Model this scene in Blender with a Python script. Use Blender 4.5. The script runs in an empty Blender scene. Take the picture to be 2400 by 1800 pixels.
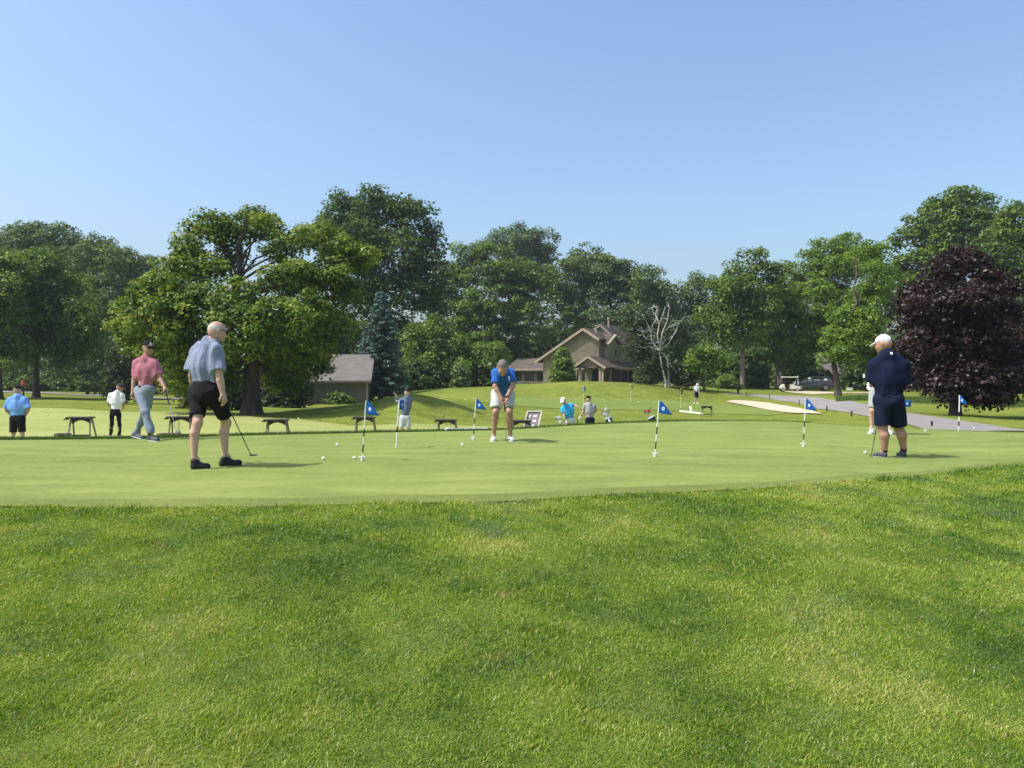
import bpy, bmesh, math, random
import numpy as np
from mathutils import Vector, Matrix
random.seed(7); np.random.seed(7)
RNG = np.random.default_rng(11)
SC = bpy.context.scene
COL = SC.collection
# ---------------------------------------------------------------- camera, sky, sun, exposure
F = 1803.0          # focal length in photograph pixels (2400 wide)
HOR = 880.0         # image row of the horizon
EYE = 1.5
cam_d = bpy.data.cameras.new("camera"); cam = bpy.data.objects.new("camera", cam_d); COL.objects.link(cam)
cam.location = (0, 0, EYE); cam.rotation_euler = (math.radians(90), 0, 0)
cam_d.sensor_width = 36.0; cam_d.lens = 36.0 * F / 2400.0
cam_d.shift_y = -(900 - HOR) / 2400.0
cam_d.clip_start = 0.05; cam_d.clip_end = 6000
SC.camera = cam
SUN_EL = math.radians(56); SUN_AZ = math.radians(-107)      # azimuth clockwise from +Y: the sun stands to the left
w = bpy.data.worlds.new("World"); SC.world = w; w.use_nodes = True
nt = w.node_tree; nt.nodes.clear()
sky = nt.nodes.new("ShaderNodeTexSky"); sky.sky_type = 'NISHITA'; sky.sun_disc = False
sky.sun_elevation = SUN_EL; sky.sun_rotation = SUN_AZ; sky.altitude = 200
sky.air_density = 1.3; sky.dust_density = 4.0; sky.ozone_density = 6.0
bg = nt.nodes.new("ShaderNodeBackground"); bg.inputs[1].default_value = 0.15
out = nt.nodes.new("ShaderNodeOutputWorld")
nt.links.new(sky.outputs[0], bg.inputs[0]); nt.links.new(bg.outputs[0], out.inputs[0])
sd = bpy.data.lights.new("sun", 'SUN'); sun = bpy.data.objects.new("sun", sd); COL.objects.link(sun)
sd.energy = 3.4; sd.angle = math.radians(0.55); sd.color = (1.0, 0.955, 0.88)
sdir = Vector((math.sin(SUN_AZ) * math.cos(SUN_EL), math.cos(SUN_AZ) * math.cos(SUN_EL), math.sin(SUN_EL)))
sun.rotation_euler = sdir.to_track_quat('Z', 'Y').to_euler()
SC.view_settings.view_transform = 'Standard'; SC.view_settings.look = 'None'
SC.view_settings.exposure = 0.6; SC.view_settings.gamma = 1.0
SC.cycles.max_bounces = 6; SC.cycles.diffuse_bounces = 3; SC.cycles.transmission_bounces = 4
SC.cycles.caustics_reflective = False; SC.cycles.caustics_refractive = False

# ---------------------------------------------------------------- helpers
def tag(o, label=None, cat=None, group=None, kind=None):
    if label: o["label"] = label
    if cat: o["category"] = cat
    if group: o["group"] = group
    if kind: o["kind"] = kind
    return o
def thing(name, loc, label, cat, group=None, rz=0.0):
    o = bpy.data.objects.new(name, None); COL.objects.link(o)
    o.location = loc; o.rotation_euler = (0, 0, rz); o.empty_display_size = 0.2
    return tag(o, label, cat, group)
def mesh_np(name, V, faces, mat=None, parent=None, smooth=False, loc=None):
    """faces: ndarray (n,3|4) or list of such arrays / lists"""
    V = np.asarray(V, dtype=np.float32)
    me = bpy.data.meshes.new(name)
    if isinstance(faces, np.ndarray):
        n, k = faces.shape
        me.vertices.add(len(V)); me.vertices.foreach_set("co", V.ravel())
        me.loops.add(n * k); me.loops.foreach_set("vertex_index", faces.astype(np.int32).ravel())
        me.polygons.add(n); me.polygons.foreach_set("loop_start", np.arange(0, n * k, k, dtype=np.int32))
        me.polygons.foreach_set("loop_total", np.full(n, k, dtype=np.int32))
        me.update(calc_edges=True)
    else:
        me.from_pydata([tuple(map(float, v)) for v in V], [], faces); me.update()
    if smooth:
        me.polygons.foreach_set("use_smooth", np.ones(len(me.polygons), dtype=bool))
    if mat: me.materials.append(mat)
    o = bpy.data.objects.new(name, me); COL.objects.link(o)
    if parent: o.parent = parent
    if loc is not None: o.location = loc
    return o
def attr(o, name, vals):
    a = o.data.attributes.new(name, 'FLOAT', 'POINT'); a.data.foreach_set("value", np.asarray(vals, dtype=np.float32))

class MB:
    """collects boxes, tubes, prisms into one mesh"""
    def __init__(s): s.v = []; s.f = []
    def add(s, vs, fs):
        b = len(s.v); s.v += [tuple(map(float, v)) for v in vs]; s.f += [tuple(b + i for i in f) for f in fs]; return s
    def box(s, lo, hi, M=None):
        x0, y0, z0 = lo; x1, y1, z1 = hi
        vs = [(x0,y0,z0),(x1,y0,z0),(x1,y1,z0),(x0,y1,z0),(x0,y0,z1),(x1,y0,z1),(x1,y1,z1),(x0,y1,z1)]
        if M is not None: vs = [M @ Vector(v) for v in vs]
        return s.add(vs, [(0,3,2,1),(4,5,6,7),(0,1,5,4),(1,2,6,5),(2,3,7,6),(3,0,4,7)])
    def beam(s, a, b, w, h, up=(0, 0, 1)):
        a = Vector(a); b = Vector(b); d = (b - a); L = d.length; d.normalize(); u = Vector(up)
        r = d.cross(u)
        if r.length < 1e-4: r = d.cross(Vector((0, 1, 0)))
        r.normalize(); u = r.cross(d)
        vs = []
        for p in (a, b):
            for sx, sz in ((-1,-1),(1,-1),(1,1),(-1,1)): vs.append(p + r * sx * w / 2 + u * sz * h / 2)
        return s.add(vs, [(0,1,2,3),(7,6,5,4),(0,4,5,1),(1,5,6,2),(2,6,7,3),(3,7,4,0)])
    def prism(s, prof, y0, y1, M=None):
        """profile [(x,z)] counter-clockwise seen from -y, extruded along y"""
        n = len(prof); vs = [(x, y0, z) for x, z in prof] + [(x, y1, z) for x, z in prof]
        if M is not None: vs = [M @ Vector(v) for v in vs]
        fs = [tuple(range(n)), tuple(range(2*n-1, n-1, -1))] + [(i, n+i, n+(i+1)%n, (i+1)%n) for i in range(n)]
        return s.add(vs, fs)
    def prismx(s, prof, x0, x1):
        """profile [(y,z)], extruded along x"""
        n = len(prof); vs = [(x0, y, z) for y, z in prof] + [(x1, y, z) for y, z in prof]
        fs = [tuple(range(n-1, -1, -1)), tuple(range(n, 2*n))] + [((i+1)%n, n+(i+1)%n, n+i, i) for i in range(n)]
        return s.add(vs, fs)
    def tube(s, pts, rad, n=8, cap=True):
        pts = [Vector(p) for p in pts]
        if not hasattr(rad, '__len__'): rad = [rad] * len(pts)
        rings = []; ref = None
        for i, p in enumerate(pts):
            d = (pts[min(i+1, len(pts)-1)] - pts[max(i-1, 0)])
            if d.length < 1e-9: d = Vector((0, 0, 1))
            d.normalize()
            if ref is None: ref = Vector((1, 0, 0)) if abs(d.x) < .8 else Vector((0, 1, 0))
            u = (ref - d * ref.dot(d)); u.normalize(); v = d.cross(u); ref = u
            rings.append([p + (u * math.cos(2*math.pi*k/n) + v * math.sin(2*math.pi*k/n)) * rad[i] for k in range(n)])
        vs = [q for r in rings for q in r]; fs = []
        for i in range(len(pts)-1):
            for k in range(n):
                fs.append((i*n+k, i*n+(k+1)%n, (i+1)*n+(k+1)%n, (i+1)*n+k))
        if cap: fs.append(tuple(range(n-1, -1, -1))); fs.append(tuple(range((len(pts)-1)*n, len(pts)*n)))
        return s.add(vs, fs)
    def disc(s, c, r, axis='y', t=.02, n=20):
        c = Vector(c); a = {'x': Vector((1,0,0)), 'y': Vector((0,1,0)), 'z': Vector((0,0,1))}[axis]
        return s.tube([c - a*t/2, c + a*t/2], r, n)
    def build(s, name, mat, parent=None, smooth=False, loc=None, bevel=0):
        o = mesh_np(name, np.array(s.v), s.f, mat, parent, False, loc)
        if smooth:
            try: o.data.set_sharp_from_angle(angle=math.radians(42))
            except Exception: pass
            o.data.polygons.foreach_set("use_smooth", np.ones(len(o.data.polygons), dtype=bool))
            try: o.data.set_sharp_from_angle(angle=math.radians(42))
            except Exception: pass
        if bevel:
            m = o.modifiers.new("bevel", 'BEVEL'); m.width = bevel; m.segments = 2; m.limit_method = 'ANGLE'
        return o

# ---------------------------------------------------------------- materials
MATS = {}
def newmat(name):
    m = bpy.data.materials.new(name); m.use_nodes = True; n = m.node_tree; n.nodes.clear()
    o = n.nodes.new("ShaderNodeOutputMaterial"); MATS[name] = m; return m, n, o
def N(n, t, **kw):
    nd = n.nodes.new(t)
    for k, v in kw.items():
        if k in nd.inputs.keys() if hasattr(nd.inputs, 'keys') else False: nd.inputs[k].default_value = v
        else: setattr(nd, k, v)
    return nd
def L(n, a, b): n.links.new(a, b)
def c4(c): return (c[0], c[1], c[2], 1.0)
def noise(n, vec, scale, detail=3, rough=.55):
    t = n.nodes.new("ShaderNodeTexNoise"); t.inputs["Scale"].default_value = scale
    t.inputs["Detail"].default_value = detail; t.inputs["Roughness"].default_value = rough
    if vec is not None: L(n, vec, t.inputs["Vector"])
    return t.outputs[0]
def ramp(n, fac, stops):
    r = n.nodes.new("ShaderNodeValToRGB"); e = r.color_ramp.elements
    while len(e) > 1: e.remove(e[-1])
    e[0].position = stops[0][0]; e[0].color = c4(stops[0][1])
    for p, c in stops[1:]:
        q = e.new(p); q.color = c4(c)
    L(n, fac, r.inputs[0]); return r.outputs[0]
def mixc(n, fac, a, b, mode='MIX'):
    m = n.nodes.new("ShaderNodeMix"); m.data_type = 'RGBA'; m.blend_type = mode
    if isinstance(fac, (int, float)): m.inputs[0].default_value = fac
    else: L(n, fac, m.inputs[0])
    for s, i in ((a, 6), (b, 7)):
        if isinstance(s, tuple): m.inputs[i].default_value = c4(s)
        else: L(n, s, m.inputs[i])
    return m.outputs[2]
def mathn(n, op, a, b=0.0):
    m = n.nodes.new("ShaderNodeMath"); m.operation = op
    for s, i in ((a, 0), (b, 1)):
        if isinstance(s, (int, float)): m.inputs[i].default_value = s
        else: L(n, s, m.inputs[i])
    return m.outputs[0]
def simple(name, c, rough=.7, metal=0.0, c2=None, scale=6.0, bump=0.0, bscale=40.0, spec=.3, coat=0.0, stretch=None):
    m, n, o = newmat(name); b = n.nodes.new("ShaderNodeBsdfPrincipled")
    b.inputs["Roughness"].default_value = rough; b.inputs["Metallic"].default_value = metal
    b.inputs["Specular IOR Level"].default_value = spec; b.inputs["Coat Weight"].default_value = coat
    tc = n.nodes.new("ShaderNodeTexCoord"); vec = tc.outputs["Object"]
    if stretch:
        mp = n.nodes.new("ShaderNodeMapping"); mp.inputs["Scale"].default_value = stretch; L(n, vec, mp.inputs[0]); vec = mp.outputs[0]
    if c2 is None: c2 = tuple(x * .82 for x in c)
    L(n, mixc(n, ramp(n, noise(n, vec, scale), [(.35, (0,0,0)), (.65, (1,1,1))]), c, c2), b.inputs["Base Color"])
    if bump:
        bp = n.nodes.new("ShaderNodeBump"); bp.inputs["Strength"].default_value = bump; bp.inputs["Distance"].default_value = .02
        L(n, noise(n, vec, bscale, 4), bp.inputs["Height"]); L(n, bp.outputs[0], b.inputs["Normal"])
    L(n, b.outputs[0], o.inputs[0]); return m
def turf(name, cols, s1=.12, s2=1.3, s3=14.0, bump=.6, bdist=.03, lowcol=None, aniso=(1, 1, 1), fine=0.25):
    """mown or rough turf: broad patches, clumps and fine grain from world position"""
    m, n, o = newmat(name); b = n.nodes.new("ShaderNodeBsdfPrincipled")
    b.inputs["Roughness"].default_value = .95; b.inputs["Specular IOR Level"].default_value = .05
    g = n.nodes.new("ShaderNodeNewGeometry"); mp = n.nodes.new("ShaderNodeMapping"); mp.inputs["Scale"].default_value = aniso
    L(n, g.outputs["Position"], mp.inputs[0]); v = mp.outputs[0]
    a = noise(n, v, s1, 4); c = noise(n, v, s2, 5, .65); d = noise(n, v, s3, 4, .7)
    f = mathn(n, 'ADD', mathn(n, 'MULTIPLY', a, .4), mathn(n, 'MULTIPLY', c, .6))
    k = len(cols); lo, hi = .36, .64
    col = ramp(n, f, [(lo + (hi - lo) * i / (k - 1), cols[i]) for i in range(k)])
    col = mixc(n, fine, col, ramp(n, d, [(.38, tuple(x * .35 for x in cols[0])), (.62, tuple(min(1, x * 1.7) for x in cols[-1]))]))
    L(n, col, b.inputs["Base Color"])
    bp = n.nodes.new("ShaderNodeBump"); bp.inputs["Strength"].default_value = bump; bp.inputs["Distance"].default_value = bdist
    L(n, mathn(n, 'ADD', d, mathn(n, 'MULTIPLY', c, 1.5)), bp.inputs["Height"]); L(n, bp.outputs[0], b.inputs["Normal"])
    L(n, b.outputs[0], o.inputs[0]); return m
def leafmat(name, cols, trans=.35, scale=.5, gloss=.06):
    """foliage: base colour from the per-leaf 'tint' attribute and slow drift through the crown"""
    m, n, o = newmat(name)
    at = n.nodes.new("ShaderNodeAttribute"); at.attribute_name = "tint"
    g = n.nodes.new("ShaderNodeNewGeometry")
    f = mathn(n, 'ADD', mathn(n, 'MULTIPLY', at.outputs["Fac"], .55), mathn(n, 'MULTIPLY', noise(n, g.outputs["Position"], scale, 3), .45))
    k = len(cols)
    col = ramp(n, f, [(.2 + .6 * i / (k - 1), cols[i]) for i in range(k)])
    d = n.nodes.new("ShaderNodeBsdfDiffuse"); t = n.nodes.new("ShaderNodeBsdfTranslucent"); L(n, col, d.inputs[0])
    L(n, mixc(n, 1.0, col, (1.25, 1.2, .5), 'MULTIPLY'), t.inputs[0])
    gl = n.nodes.new("ShaderNodeBsdfGlossy"); gl.inputs["Roughness"].default_value = .45; gl.inputs[0].default_value = (.8, .85, .8, 1)
    m1 = n.nodes.new("ShaderNodeMixShader"); m1.inputs[0].default_value = trans
    L(n, d.outputs[0], m1.inputs[1]); L(n, t.outputs[0], m1.inputs[2])
    m2 = n.nodes.new("ShaderNodeMixShader"); m2.inputs[0].default_value = gloss * .35
    L(n, m1.outputs[0], m2.inputs[1]); L(n, gl.outputs[0], m2.inputs[2]); L(n, m2.outputs[0], o.inputs[0]); return m

# ---------------------------------------------------------------- terrain: height as a function of position
# columns of the terrain: bearing (as photo column), near edge of green, far edge of green, green height, then (distance, height) beyond
COLS = [
 (-1600, 7.2, 13.0, .36, [(16,-.3),(24,-.5),(51,-.6),(86,-.62),(101,-.62),(300,-.3)]),
 (0,    6.6, 13.5, .36, [(16,-.3),(24,-.53),(51,-.62),(80,-.64),(101,-.66),(300,-.3)]),
 (345,  6.6, 13.95,.35, [(18,-.4),(24,-.55),(50,-.66),(75,-.9),(100,-1.0),(300,-.6)]),
 (650,  6.6, 14.7, .36, [(19,-.5),(24,-.7),(38,-.66),(43,-.65),(60,-1.0),(72,-1.13),(100,-1.1),(300,-.8)]),
 (800,  6.7, 15.0, .36, [(19,-.5),(24,-.75),(36,-.76),(41,-.5),(46,-.41),(54,-.7),(62,-1.1),(72,-1.13),(100,-1.0),(300,-.6)]),
 (870,  6.75,15.2, .36, [(19,-.5),(24,-.78),(36,-.79),(41,-.38),(46,-.10),(52,-.35),(62,-.9),(72,-1.0),(100,-.9),(300,-.4)]),
 (955,  6.8, 15.4, .36, [(20,-.5),(24,-.8),(37,-.82),(42,0),(46,.40),(51,.15),(60,-.4),(70,-.45),(80,-.3),(90,-.3),(300,0)]),
 (1040, 6.8, 15.6, .36, [(20,-.6),(24,-.82),(37,-.9),(43,-.45),(47,-.0),(51,-.2),(60,-.5),(70,-.35),(79,.15),(88,.1),(300,.1)]),
 (1150, 6.85,15.9, .36, [(21,-.7),(25,-.9),(36,-.98),(42,-.9),(48,-.78),(56,-.7),(66,-.42),(80,.30),(92,.15),(110,.1),(300,.2)]),
 (1370, 7.15,17.6, .36, [(22,-.8),(26,-1.0),(38,-1.05),(50,-.9),(58,-.75),(66,-.45),(74,.35),(82,.88),(92,.55),(110,.45),(300,.6)]),
 (1500, 7.4, 18.7, .35, [(23,-.75),(28,-1.0),(38,-1.1),(48,-1.02),(56,-.95),(66,-.6),(74,.15),(82,.62),(92,.45),(110,.4),(300,.6)]),
 (1640, 7.6, 19.4, .34, [(24,-.35),(30,-.8),(42,-1.15),(50,-1.33),(56,-1.42),(65,-.92),(74,-.36),(85,-.0),(95,0),(110,.0),(300,.2)]),
 (1800, 7.9, 19.6, .33, [(26,.0),(32,-.3),(40,-.62),(50,-.92),(58,-1.1),(66,-.95),(75,-.74),(82,-.52),(88,-.25),(96,-.15),(110,-.1),(300,0)]),
 (2000, 8.7, 18.2, .30, [(25,.08),(31,-.15),(36,-.27),(46,-.20),(60,-.38),(80,-.48),(90,-.32),(110,-.25),(300,-.2)]),
 (2200, 9.5, 17.3, .27, [(21,-.1),(25,-.17),(31,-.25),(38,-.42),(50,-.5),(70,-.6),(110,-.5),(300,-.2)]),
 (2400, 10.6,16.5, .26, [(19,-.0),(25,-.25),(38,-.55),(60,-.75),(100,-.6),(300,-.2)]),
 (4000, 13.,  16.5, .26,[(19,-.0),(25,-.25),(38,-.55),(60,-.75),(100,-.6),(300,-.2)]),
]
CPX = np.array([c[0] for c in COLS], float)
def pchip(xs, ys, x):
    xs = np.asarray(xs, float); ys = np.asarray(ys, float)
    h = np.diff(xs); d = np.diff(ys) / h; m = np.zeros(len(xs))
    m[0] = 0; m[-1] = 0
    for i in range(1, len(xs)-1):
        if d[i-1] * d[i] > 0: m[i] = 2 * d[i-1] * d[i] / (d[i-1] + d[i])
    x = np.clip(x, xs[0], xs[-1]); i = np.clip(np.searchsorted(xs, x) - 1, 0, len(xs) - 2)
    t = (x - xs[i]) / h[i]; t2 = t*t; t3 = t2*t
    return (2*t3-3*t2+1)*ys[i] + (t3-2*t2+t)*h[i]*m[i] + (-2*t3+3*t2)*ys[i+1] + (t3-t2)*h[i]*m[i+1]
def col_interp(px, vals):
    return pchip(CPX, vals, px)
def lateral(px, V):
    """V (C,N): value of every column at every point; finite-difference cubic across bearings"""
    px = np.clip(px, CPX[0], CPX[-1]-1e-3); i = np.clip(np.searchsorted(CPX, px, side='right') - 1, 0, len(CPX) - 2)
    C = len(CPX); J = np.arange(V.shape[1])
    def g(k): return V[np.clip(k, 0, C-1), J]
    def X(k): return CPX[np.clip(k, 0, C-1)]
    v0, v1, v2, v3 = g(i-1), g(i), g(i+1), g(i+2); h = X(i+1) - X(i)
    ok1 = i > 0; ok2 = i < C-2
    m1 = np.where(ok1, (v2 - v0) / np.maximum(X(i+1) - X(i-1), 1), 0); m2 = np.where(ok2, (v3 - v1) / np.maximum(X(i+2) - X(i), 1), 0)
    t = (px - X(i)) / h; t2 = t*t; t3 = t2*t
    return (2*t3-3*t2+1)*v1 + (t3-2*t2+t)*h*m1 + (-2*t3+3*t2)*v2 + (t3-t2)*h*m2
def sm(t): t = np.clip(t, 0, 1); return t*t*(3-2*t)
def H(x, y):
    x = np.atleast_1d(np.asarray(x, float)); y = np.atleast_1d(np.asarray(y, float)); shp = np.broadcast(x, y).shape
    x = np.broadcast_to(x, shp).ravel(); y = np.broadcast_to(y, shp).ravel()
    px = 1200 + F * x / np.maximum(y, 4.0)
    Yn = col_interp(px, [c[1] for c in COLS]); Yf = col_interp(px, [c[2] for c in COLS]); zg = col_interp(px, [c[3] for c in COLS])
    zf = lateral(px, np.array([pchip([p[0] for p in c[4]], [p[1] for p in c[4]], y) for c in COLS]))
    near = zg * sm((y - 1.5) / (Yn - 1.5)) + .025 * np.sin(x * 1.3 + .7 * y) * np.cos(y * .9) * sm((Yn - y) / 1.5)
    far = zg + (zf - zg) * sm((y - Yf) / 4.2)
    z = np.where(y < Yn, near, np.where(y < Yf, zg, far))
    z = z + .05 * sm((y - 24) / 10) * (np.sin(x * .31 + 1.7) * np.sin(y * .23) + .5 * np.sin(x * .8 + y * .5))*sm((130-y)/60)
    return z.reshape(shp)
def Hs(x, y): return float(H(x, y)[0])
def P(px, py, Y): return Vector(((px - 1200) * Y / F, Y, EYE - (py - HOR) * Y / F))
def G(px, Y, dz=0.0):
    x = (px - 1200) * Y / F; return Vector((x, Y, Hs(x, Y) + dz))
def hit(px, py, y0=3.0, y1=160.0):
    ys = y0 * (y1 / y0) ** np.linspace(0, 1, 1600)
    x = (px - 1200) * ys / F; d = EYE - (py - HOR) * ys / F - H(x, ys)
    k = np.where(d <= 0)[0]
    if len(k) == 0: k = [int(np.argmin(d))]
    i = k[0]
    if i == 0: return (x[0], ys[0])
    t = d[i-1] / (d[i-1] - d[i] + 1e-9); Y = ys[i-1] + (ys[i] - ys[i-1]) * t
    return ((px - 1200) * Y / F, Y)
def hitG(px, py, **k):
    x, y = hit(px, py, **k); return Vector((x, y, Hs(x, y)))

# ---------------------------------------------------------------- ground
M_rough = turf("turf_rough", [(0.0551, 0.0921, 0.0137), (0.1035, 0.1463, 0.0188), (0.1655, 0.2004, 0.0299), (0.2276, 0.2331, 0.047)], .10, 1.1, 9.0, .7, .05, fine=.3)
M_under = turf("turf_under_blades", [(.045,.090,.014), (.085,.150,.018), (.14,.21,.026), (.20,.25,.045)], .9, 5, 90, .9, .03, fine=.5)
M_green = turf("turf_green", [(0.1183, 0.1617, 0.037), (0.159, 0.2021, 0.0504), (0.1845, 0.2256, 0.0588), (0.2195, 0.2538, 0.0697), (0.2507, 0.2773, 0.0823)], .22, 2.3, 40, .12, .004, aniso=(.32, 1.0, 1), fine=.14)
M_tee = turf("turf_range", [(0.198, 0.2315, 0.0627), (0.2494, 0.2762, 0.0836), (0.2933, 0.3127, 0.101), (0.33, 0.3492, 0.1184)], .12, .8, 9, .2, .01, aniso=(.5, 1.2, 1), fine=.16)
M_chip = turf("turf_chipping", [(0.1285, 0.1753, 0.0375), (0.1536, 0.1977, 0.0438), (0.1785, 0.22, 0.0532)], .12, .7, 12, .15, .01, aniso=(.4, 1.2, 1), fine=.12)
M_collar = turf("turf_collar", [(0.1193, 0.1473, 0.036), (0.1479, 0.1759, 0.045), (0.1813, 0.2044, 0.0585)], .3, 2, 30, .3, .008, fine=.2)
M_sand = simple("bunker_sand", (.54,.455,.32), .95, c2=(.47,.39,.275), scale=1.5, bump=.5, bscale=6, spec=.05)
M_path = simple("asphalt_path", (.275,.25,.225), .9, c2=(.23,.21,.19), scale=.8, bump=.3, bscale=40, spec=.1)
M_tan = simple("gravel_drive", (.50,.43,.30), .95, c2=(.42,.37,.27), scale=.8, spec=.05)

def spaced(segs):
    v = [segs[0][0]]
    for a, b, st in segs:
        k = max(1, int(round((b - a) / st))); v += list(np.linspace(a, b, k + 1)[1:])
    return np.array(v)
ys = spaced([(-40,-8,8),(-8,1,1.5),(1,6,.3),(6,12,.16),(12,21,.12),(21,40,.4),(40,90,.7),(90,140,2),(140,320,12),(320,1500,120)])
xs = spaced([(-1500,-320,100),(-320,-90,12),(-90,-45,1.5),(-45,-20,.7),(-20,-10,.35),(-10,10,.2),(10,20,.35),(20,60,.6),(60,90,1.5),(90,320,12),(320,1500,100)])
XX, YY = np.meshgrid(xs, ys); ZZ = H(XX, YY)
V = np.stack([XX.ravel(), YY.ravel(), ZZ.ravel()], 1); nx = len(xs)
ii = np.arange(len(ys)-1)[:, None] * nx + np.arange(nx-1)[None, :]
Fq = np.stack([ii, ii+1, ii+1+nx, ii+nx], -1).reshape(-1, 4)
g = mesh_np("ground", V, Fq, M_rough, smooth=True); tag(g, kind='structure')

def sheet(name, A, B, nt_, mat, off, kind='structure', rag=0.0):
    """draped sheet between edge polylines A and B (lists of (x,y)), resampled to the same length"""
    A = np.array(A); B = np.array(B); T = np.linspace(0, 1, nt_)[:, None, None]
    XY = A[None] * (1 - T) + B[None] * T
    z = H(XY[..., 0], XY[..., 1]) + off
    V = np.concatenate([XY, z[..., None]], -1).reshape(-1, 3); k = len(A)
    ii = np.arange(nt_-1)[:, None] * k + np.arange(k-1)[None, :]
    Fq = np.stack([ii, ii+1, ii+1+k, ii+k], -1).reshape(-1, 4)
    o = mesh_np(name, V, Fq, mat, smooth=True)
    if kind: tag(o, kind=kind)
    return o
def resample(pts, n, rag=0.0):
    pts = np.array(pts, float); d = np.r_[0, np.cumsum(np.hypot(*np.diff(pts, axis=0).T))]
    t = np.linspace(0, d[-1], n); o = np.stack([pchip(d, pts[:, 0], t) if len(pts) > 2 else np.interp(t, d, pts[:, 0]), pchip(d, pts[:, 1], t) if len(pts) > 2 else np.interp(t, d, pts[:, 1])], 1)
    if rag: o[:, 1] += RNG.normal(0, rag, n); o[:, 0] += RNG.normal(0, rag, n)
    return o
def pxc(px, Y): return ((px - 1200) * Y / F, Y)
# putting green: between its near and far edge
pxs = np.r_[np.linspace(-900, 2900, 380)]
near = [pxc(p, float(col_interp(p, [c[1] for c in COLS]))) for p in pxs]
farp = [pxc(p, float(col_interp(p, [c[2] for c in COLS])) - .05) for p in pxs]
sheet("putting_green", near, farp, 90, M_green, .012)
near2 = [pxc(p, float(col_interp(p, [c[1] for c in COLS])) + .45) for p in pxs]
sheet("green_collar", near, near2, 4, M_collar, .018)
# driving range tee turf (yellowish)
pr = np.linspace(-500, 1285, 160)
topY = np.interp(pr, [-500,0,400,650,830,1000,1100,1285], [48,49,45,39,35.5,36.3,36.8,37.2])
sheet("range_turf", [pxc(p, 18.6) for p in pr], [pxc(p, y + .3*math.sin(p*.02)) for p, y in zip(pr, topY)], 60, M_tee, .03)
# chipping green on the hill
pc = np.linspace(1110, 1840, 90)
ct = [hit(p, float(np.interp(p, [1110,1160,1250,1400,1550,1650,1750,1840], [940,935,932.5,933,938,944,953,966]))) for p in pc]
cb = [hit(p, float(np.interp(p, [1110,1160,1250,1350,1560,1700,1800,1840], [941,947,955,960,962,971,974,971]))) for p in pc]
sheet("chipping_green", ct, cb, 60, M_chip, .025)
# sand bunker
pb = np.linspace(1702, 1926, 60)
bt = [hit(p, float(np.interp(p, [1702,1718,1745,1800,1860,1900,1926], [941.5,939.2,939.6,945,955.5,964,971.5]))+ .45*math.sin(p*.9)) for p in pb]
bb = [hit(p, float(np.interp(p, [1702,1740,1800,1850,1926], [942.2,949.5,962,969.5,972.2]))) for p in pb]
sheet("sand_bunker", bt, bb, 14, M_sand, .06)
# cart path on the right
up = [(1700,920.5),(1715,921.5),(1794,926),(1884,928.8),(1960,938),(2035,948),(2120,967),(2200,979),(2278,990),(2376,1003)]
lo = [(1700,922.5),(1760,928),(1800,934),(1839,941),(1900,954),(1950,962),(2000,970),(2035,977),(2110,989),(2184,998.5)]
UP = [hit(*p) for p in up]; LO = [hit(*p) for p in lo]
UP = UP[:-1] + [(UP[-2][0]*.5+13.2*.5+.2, 22.5), (14.6, 18), (17, 10), (20,-5)]; LO = LO[:-1] + [(LO[-2][0]*.55+11.2*.45, 23.0), (11.4, 18), (13.8, 10), (17,-5)]
UP = resample(UP, 300); LO = resample(LO, 300)
sheet("path", LO, UP, 40, M_path, .022)
# sunlit gravel drive by the parked cars and the far road on the left
dr = np.linspace(1838, 2110, 50)
sheet("gravel_drive", [hit(p, float(np.interp(p,[1838,1900,1970,2110],[919.2,925.5,922.5,922.8]))) for p in dr], [hit(p, float(np.interp(p,[1838,1880,1970,2110],[918.6,917.5,920.5,920.6]))) for p in dr], 4, M_tan, .06)
rl = np.linspace(-500, 520, 80)
sheet("road", [pxc(p, y) for p, y in zip(rl, np.interp(rl, [-500,0,245,520],[108,96,86,72]))], [pxc(p, y) for p, y in zip(rl, np.interp(rl, [-500,0,245,520],[122,104,92,76]))], 4, M_path, .08)

# ---------------------------------------------------------------- grass blades of the rough
def blades(name, X, Y, h, wd, lean, mat, tint, seg2=True, off=0.0):
    n = len(X); Z = H(X, Y) + off; a = RNG.uniform(0, 2*np.pi, n); la = RNG.normal(0, 1, n) * 1.5 + .4
    dx = np.cos(la) * lean; dy = np.sin(la) * lean
    B = np.stack([X, Y, Z], 1); Wv = np.stack([np.cos(a), np.sin(a), np.zeros(n)], 1) * (wd / 2)[:, None]
    up = np.stack([dx, dy, np.ones(n)], 1); up /= np.linalg.norm(up, axis=1)[:, None]
    mid = B + up * (h * .55)[:, None]
    up2 = np.stack([dx * 2.2, dy * 2.2, np.ones(n) * .75], 1); up2 /= np.linalg.norm(up2, axis=1)[:, None]
    tip = mid + up2 * (h * .5)[:, None]
    if seg2:
        V = np.stack([B - Wv, B + Wv, mid + Wv * .8, mid - Wv * .8, tip], 1).reshape(-1, 3)
        k = np.arange(n)[:, None] * 5
        T = np.concatenate([k + np.array([[0,1,2]]), k + np.array([[0,2,3]]), k + np.array([[3,2,4]])], 0); per = 5
    else:
        V = np.stack([B - Wv, B + Wv, tip], 1).reshape(-1, 3); T = np.arange(n)[:, None] * 3 + np.array([[0,1,2]]); per = 3
    o = mesh_np(name, V, T, mat); attr(o, "tint", np.repeat(tint, per)); return o
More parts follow.
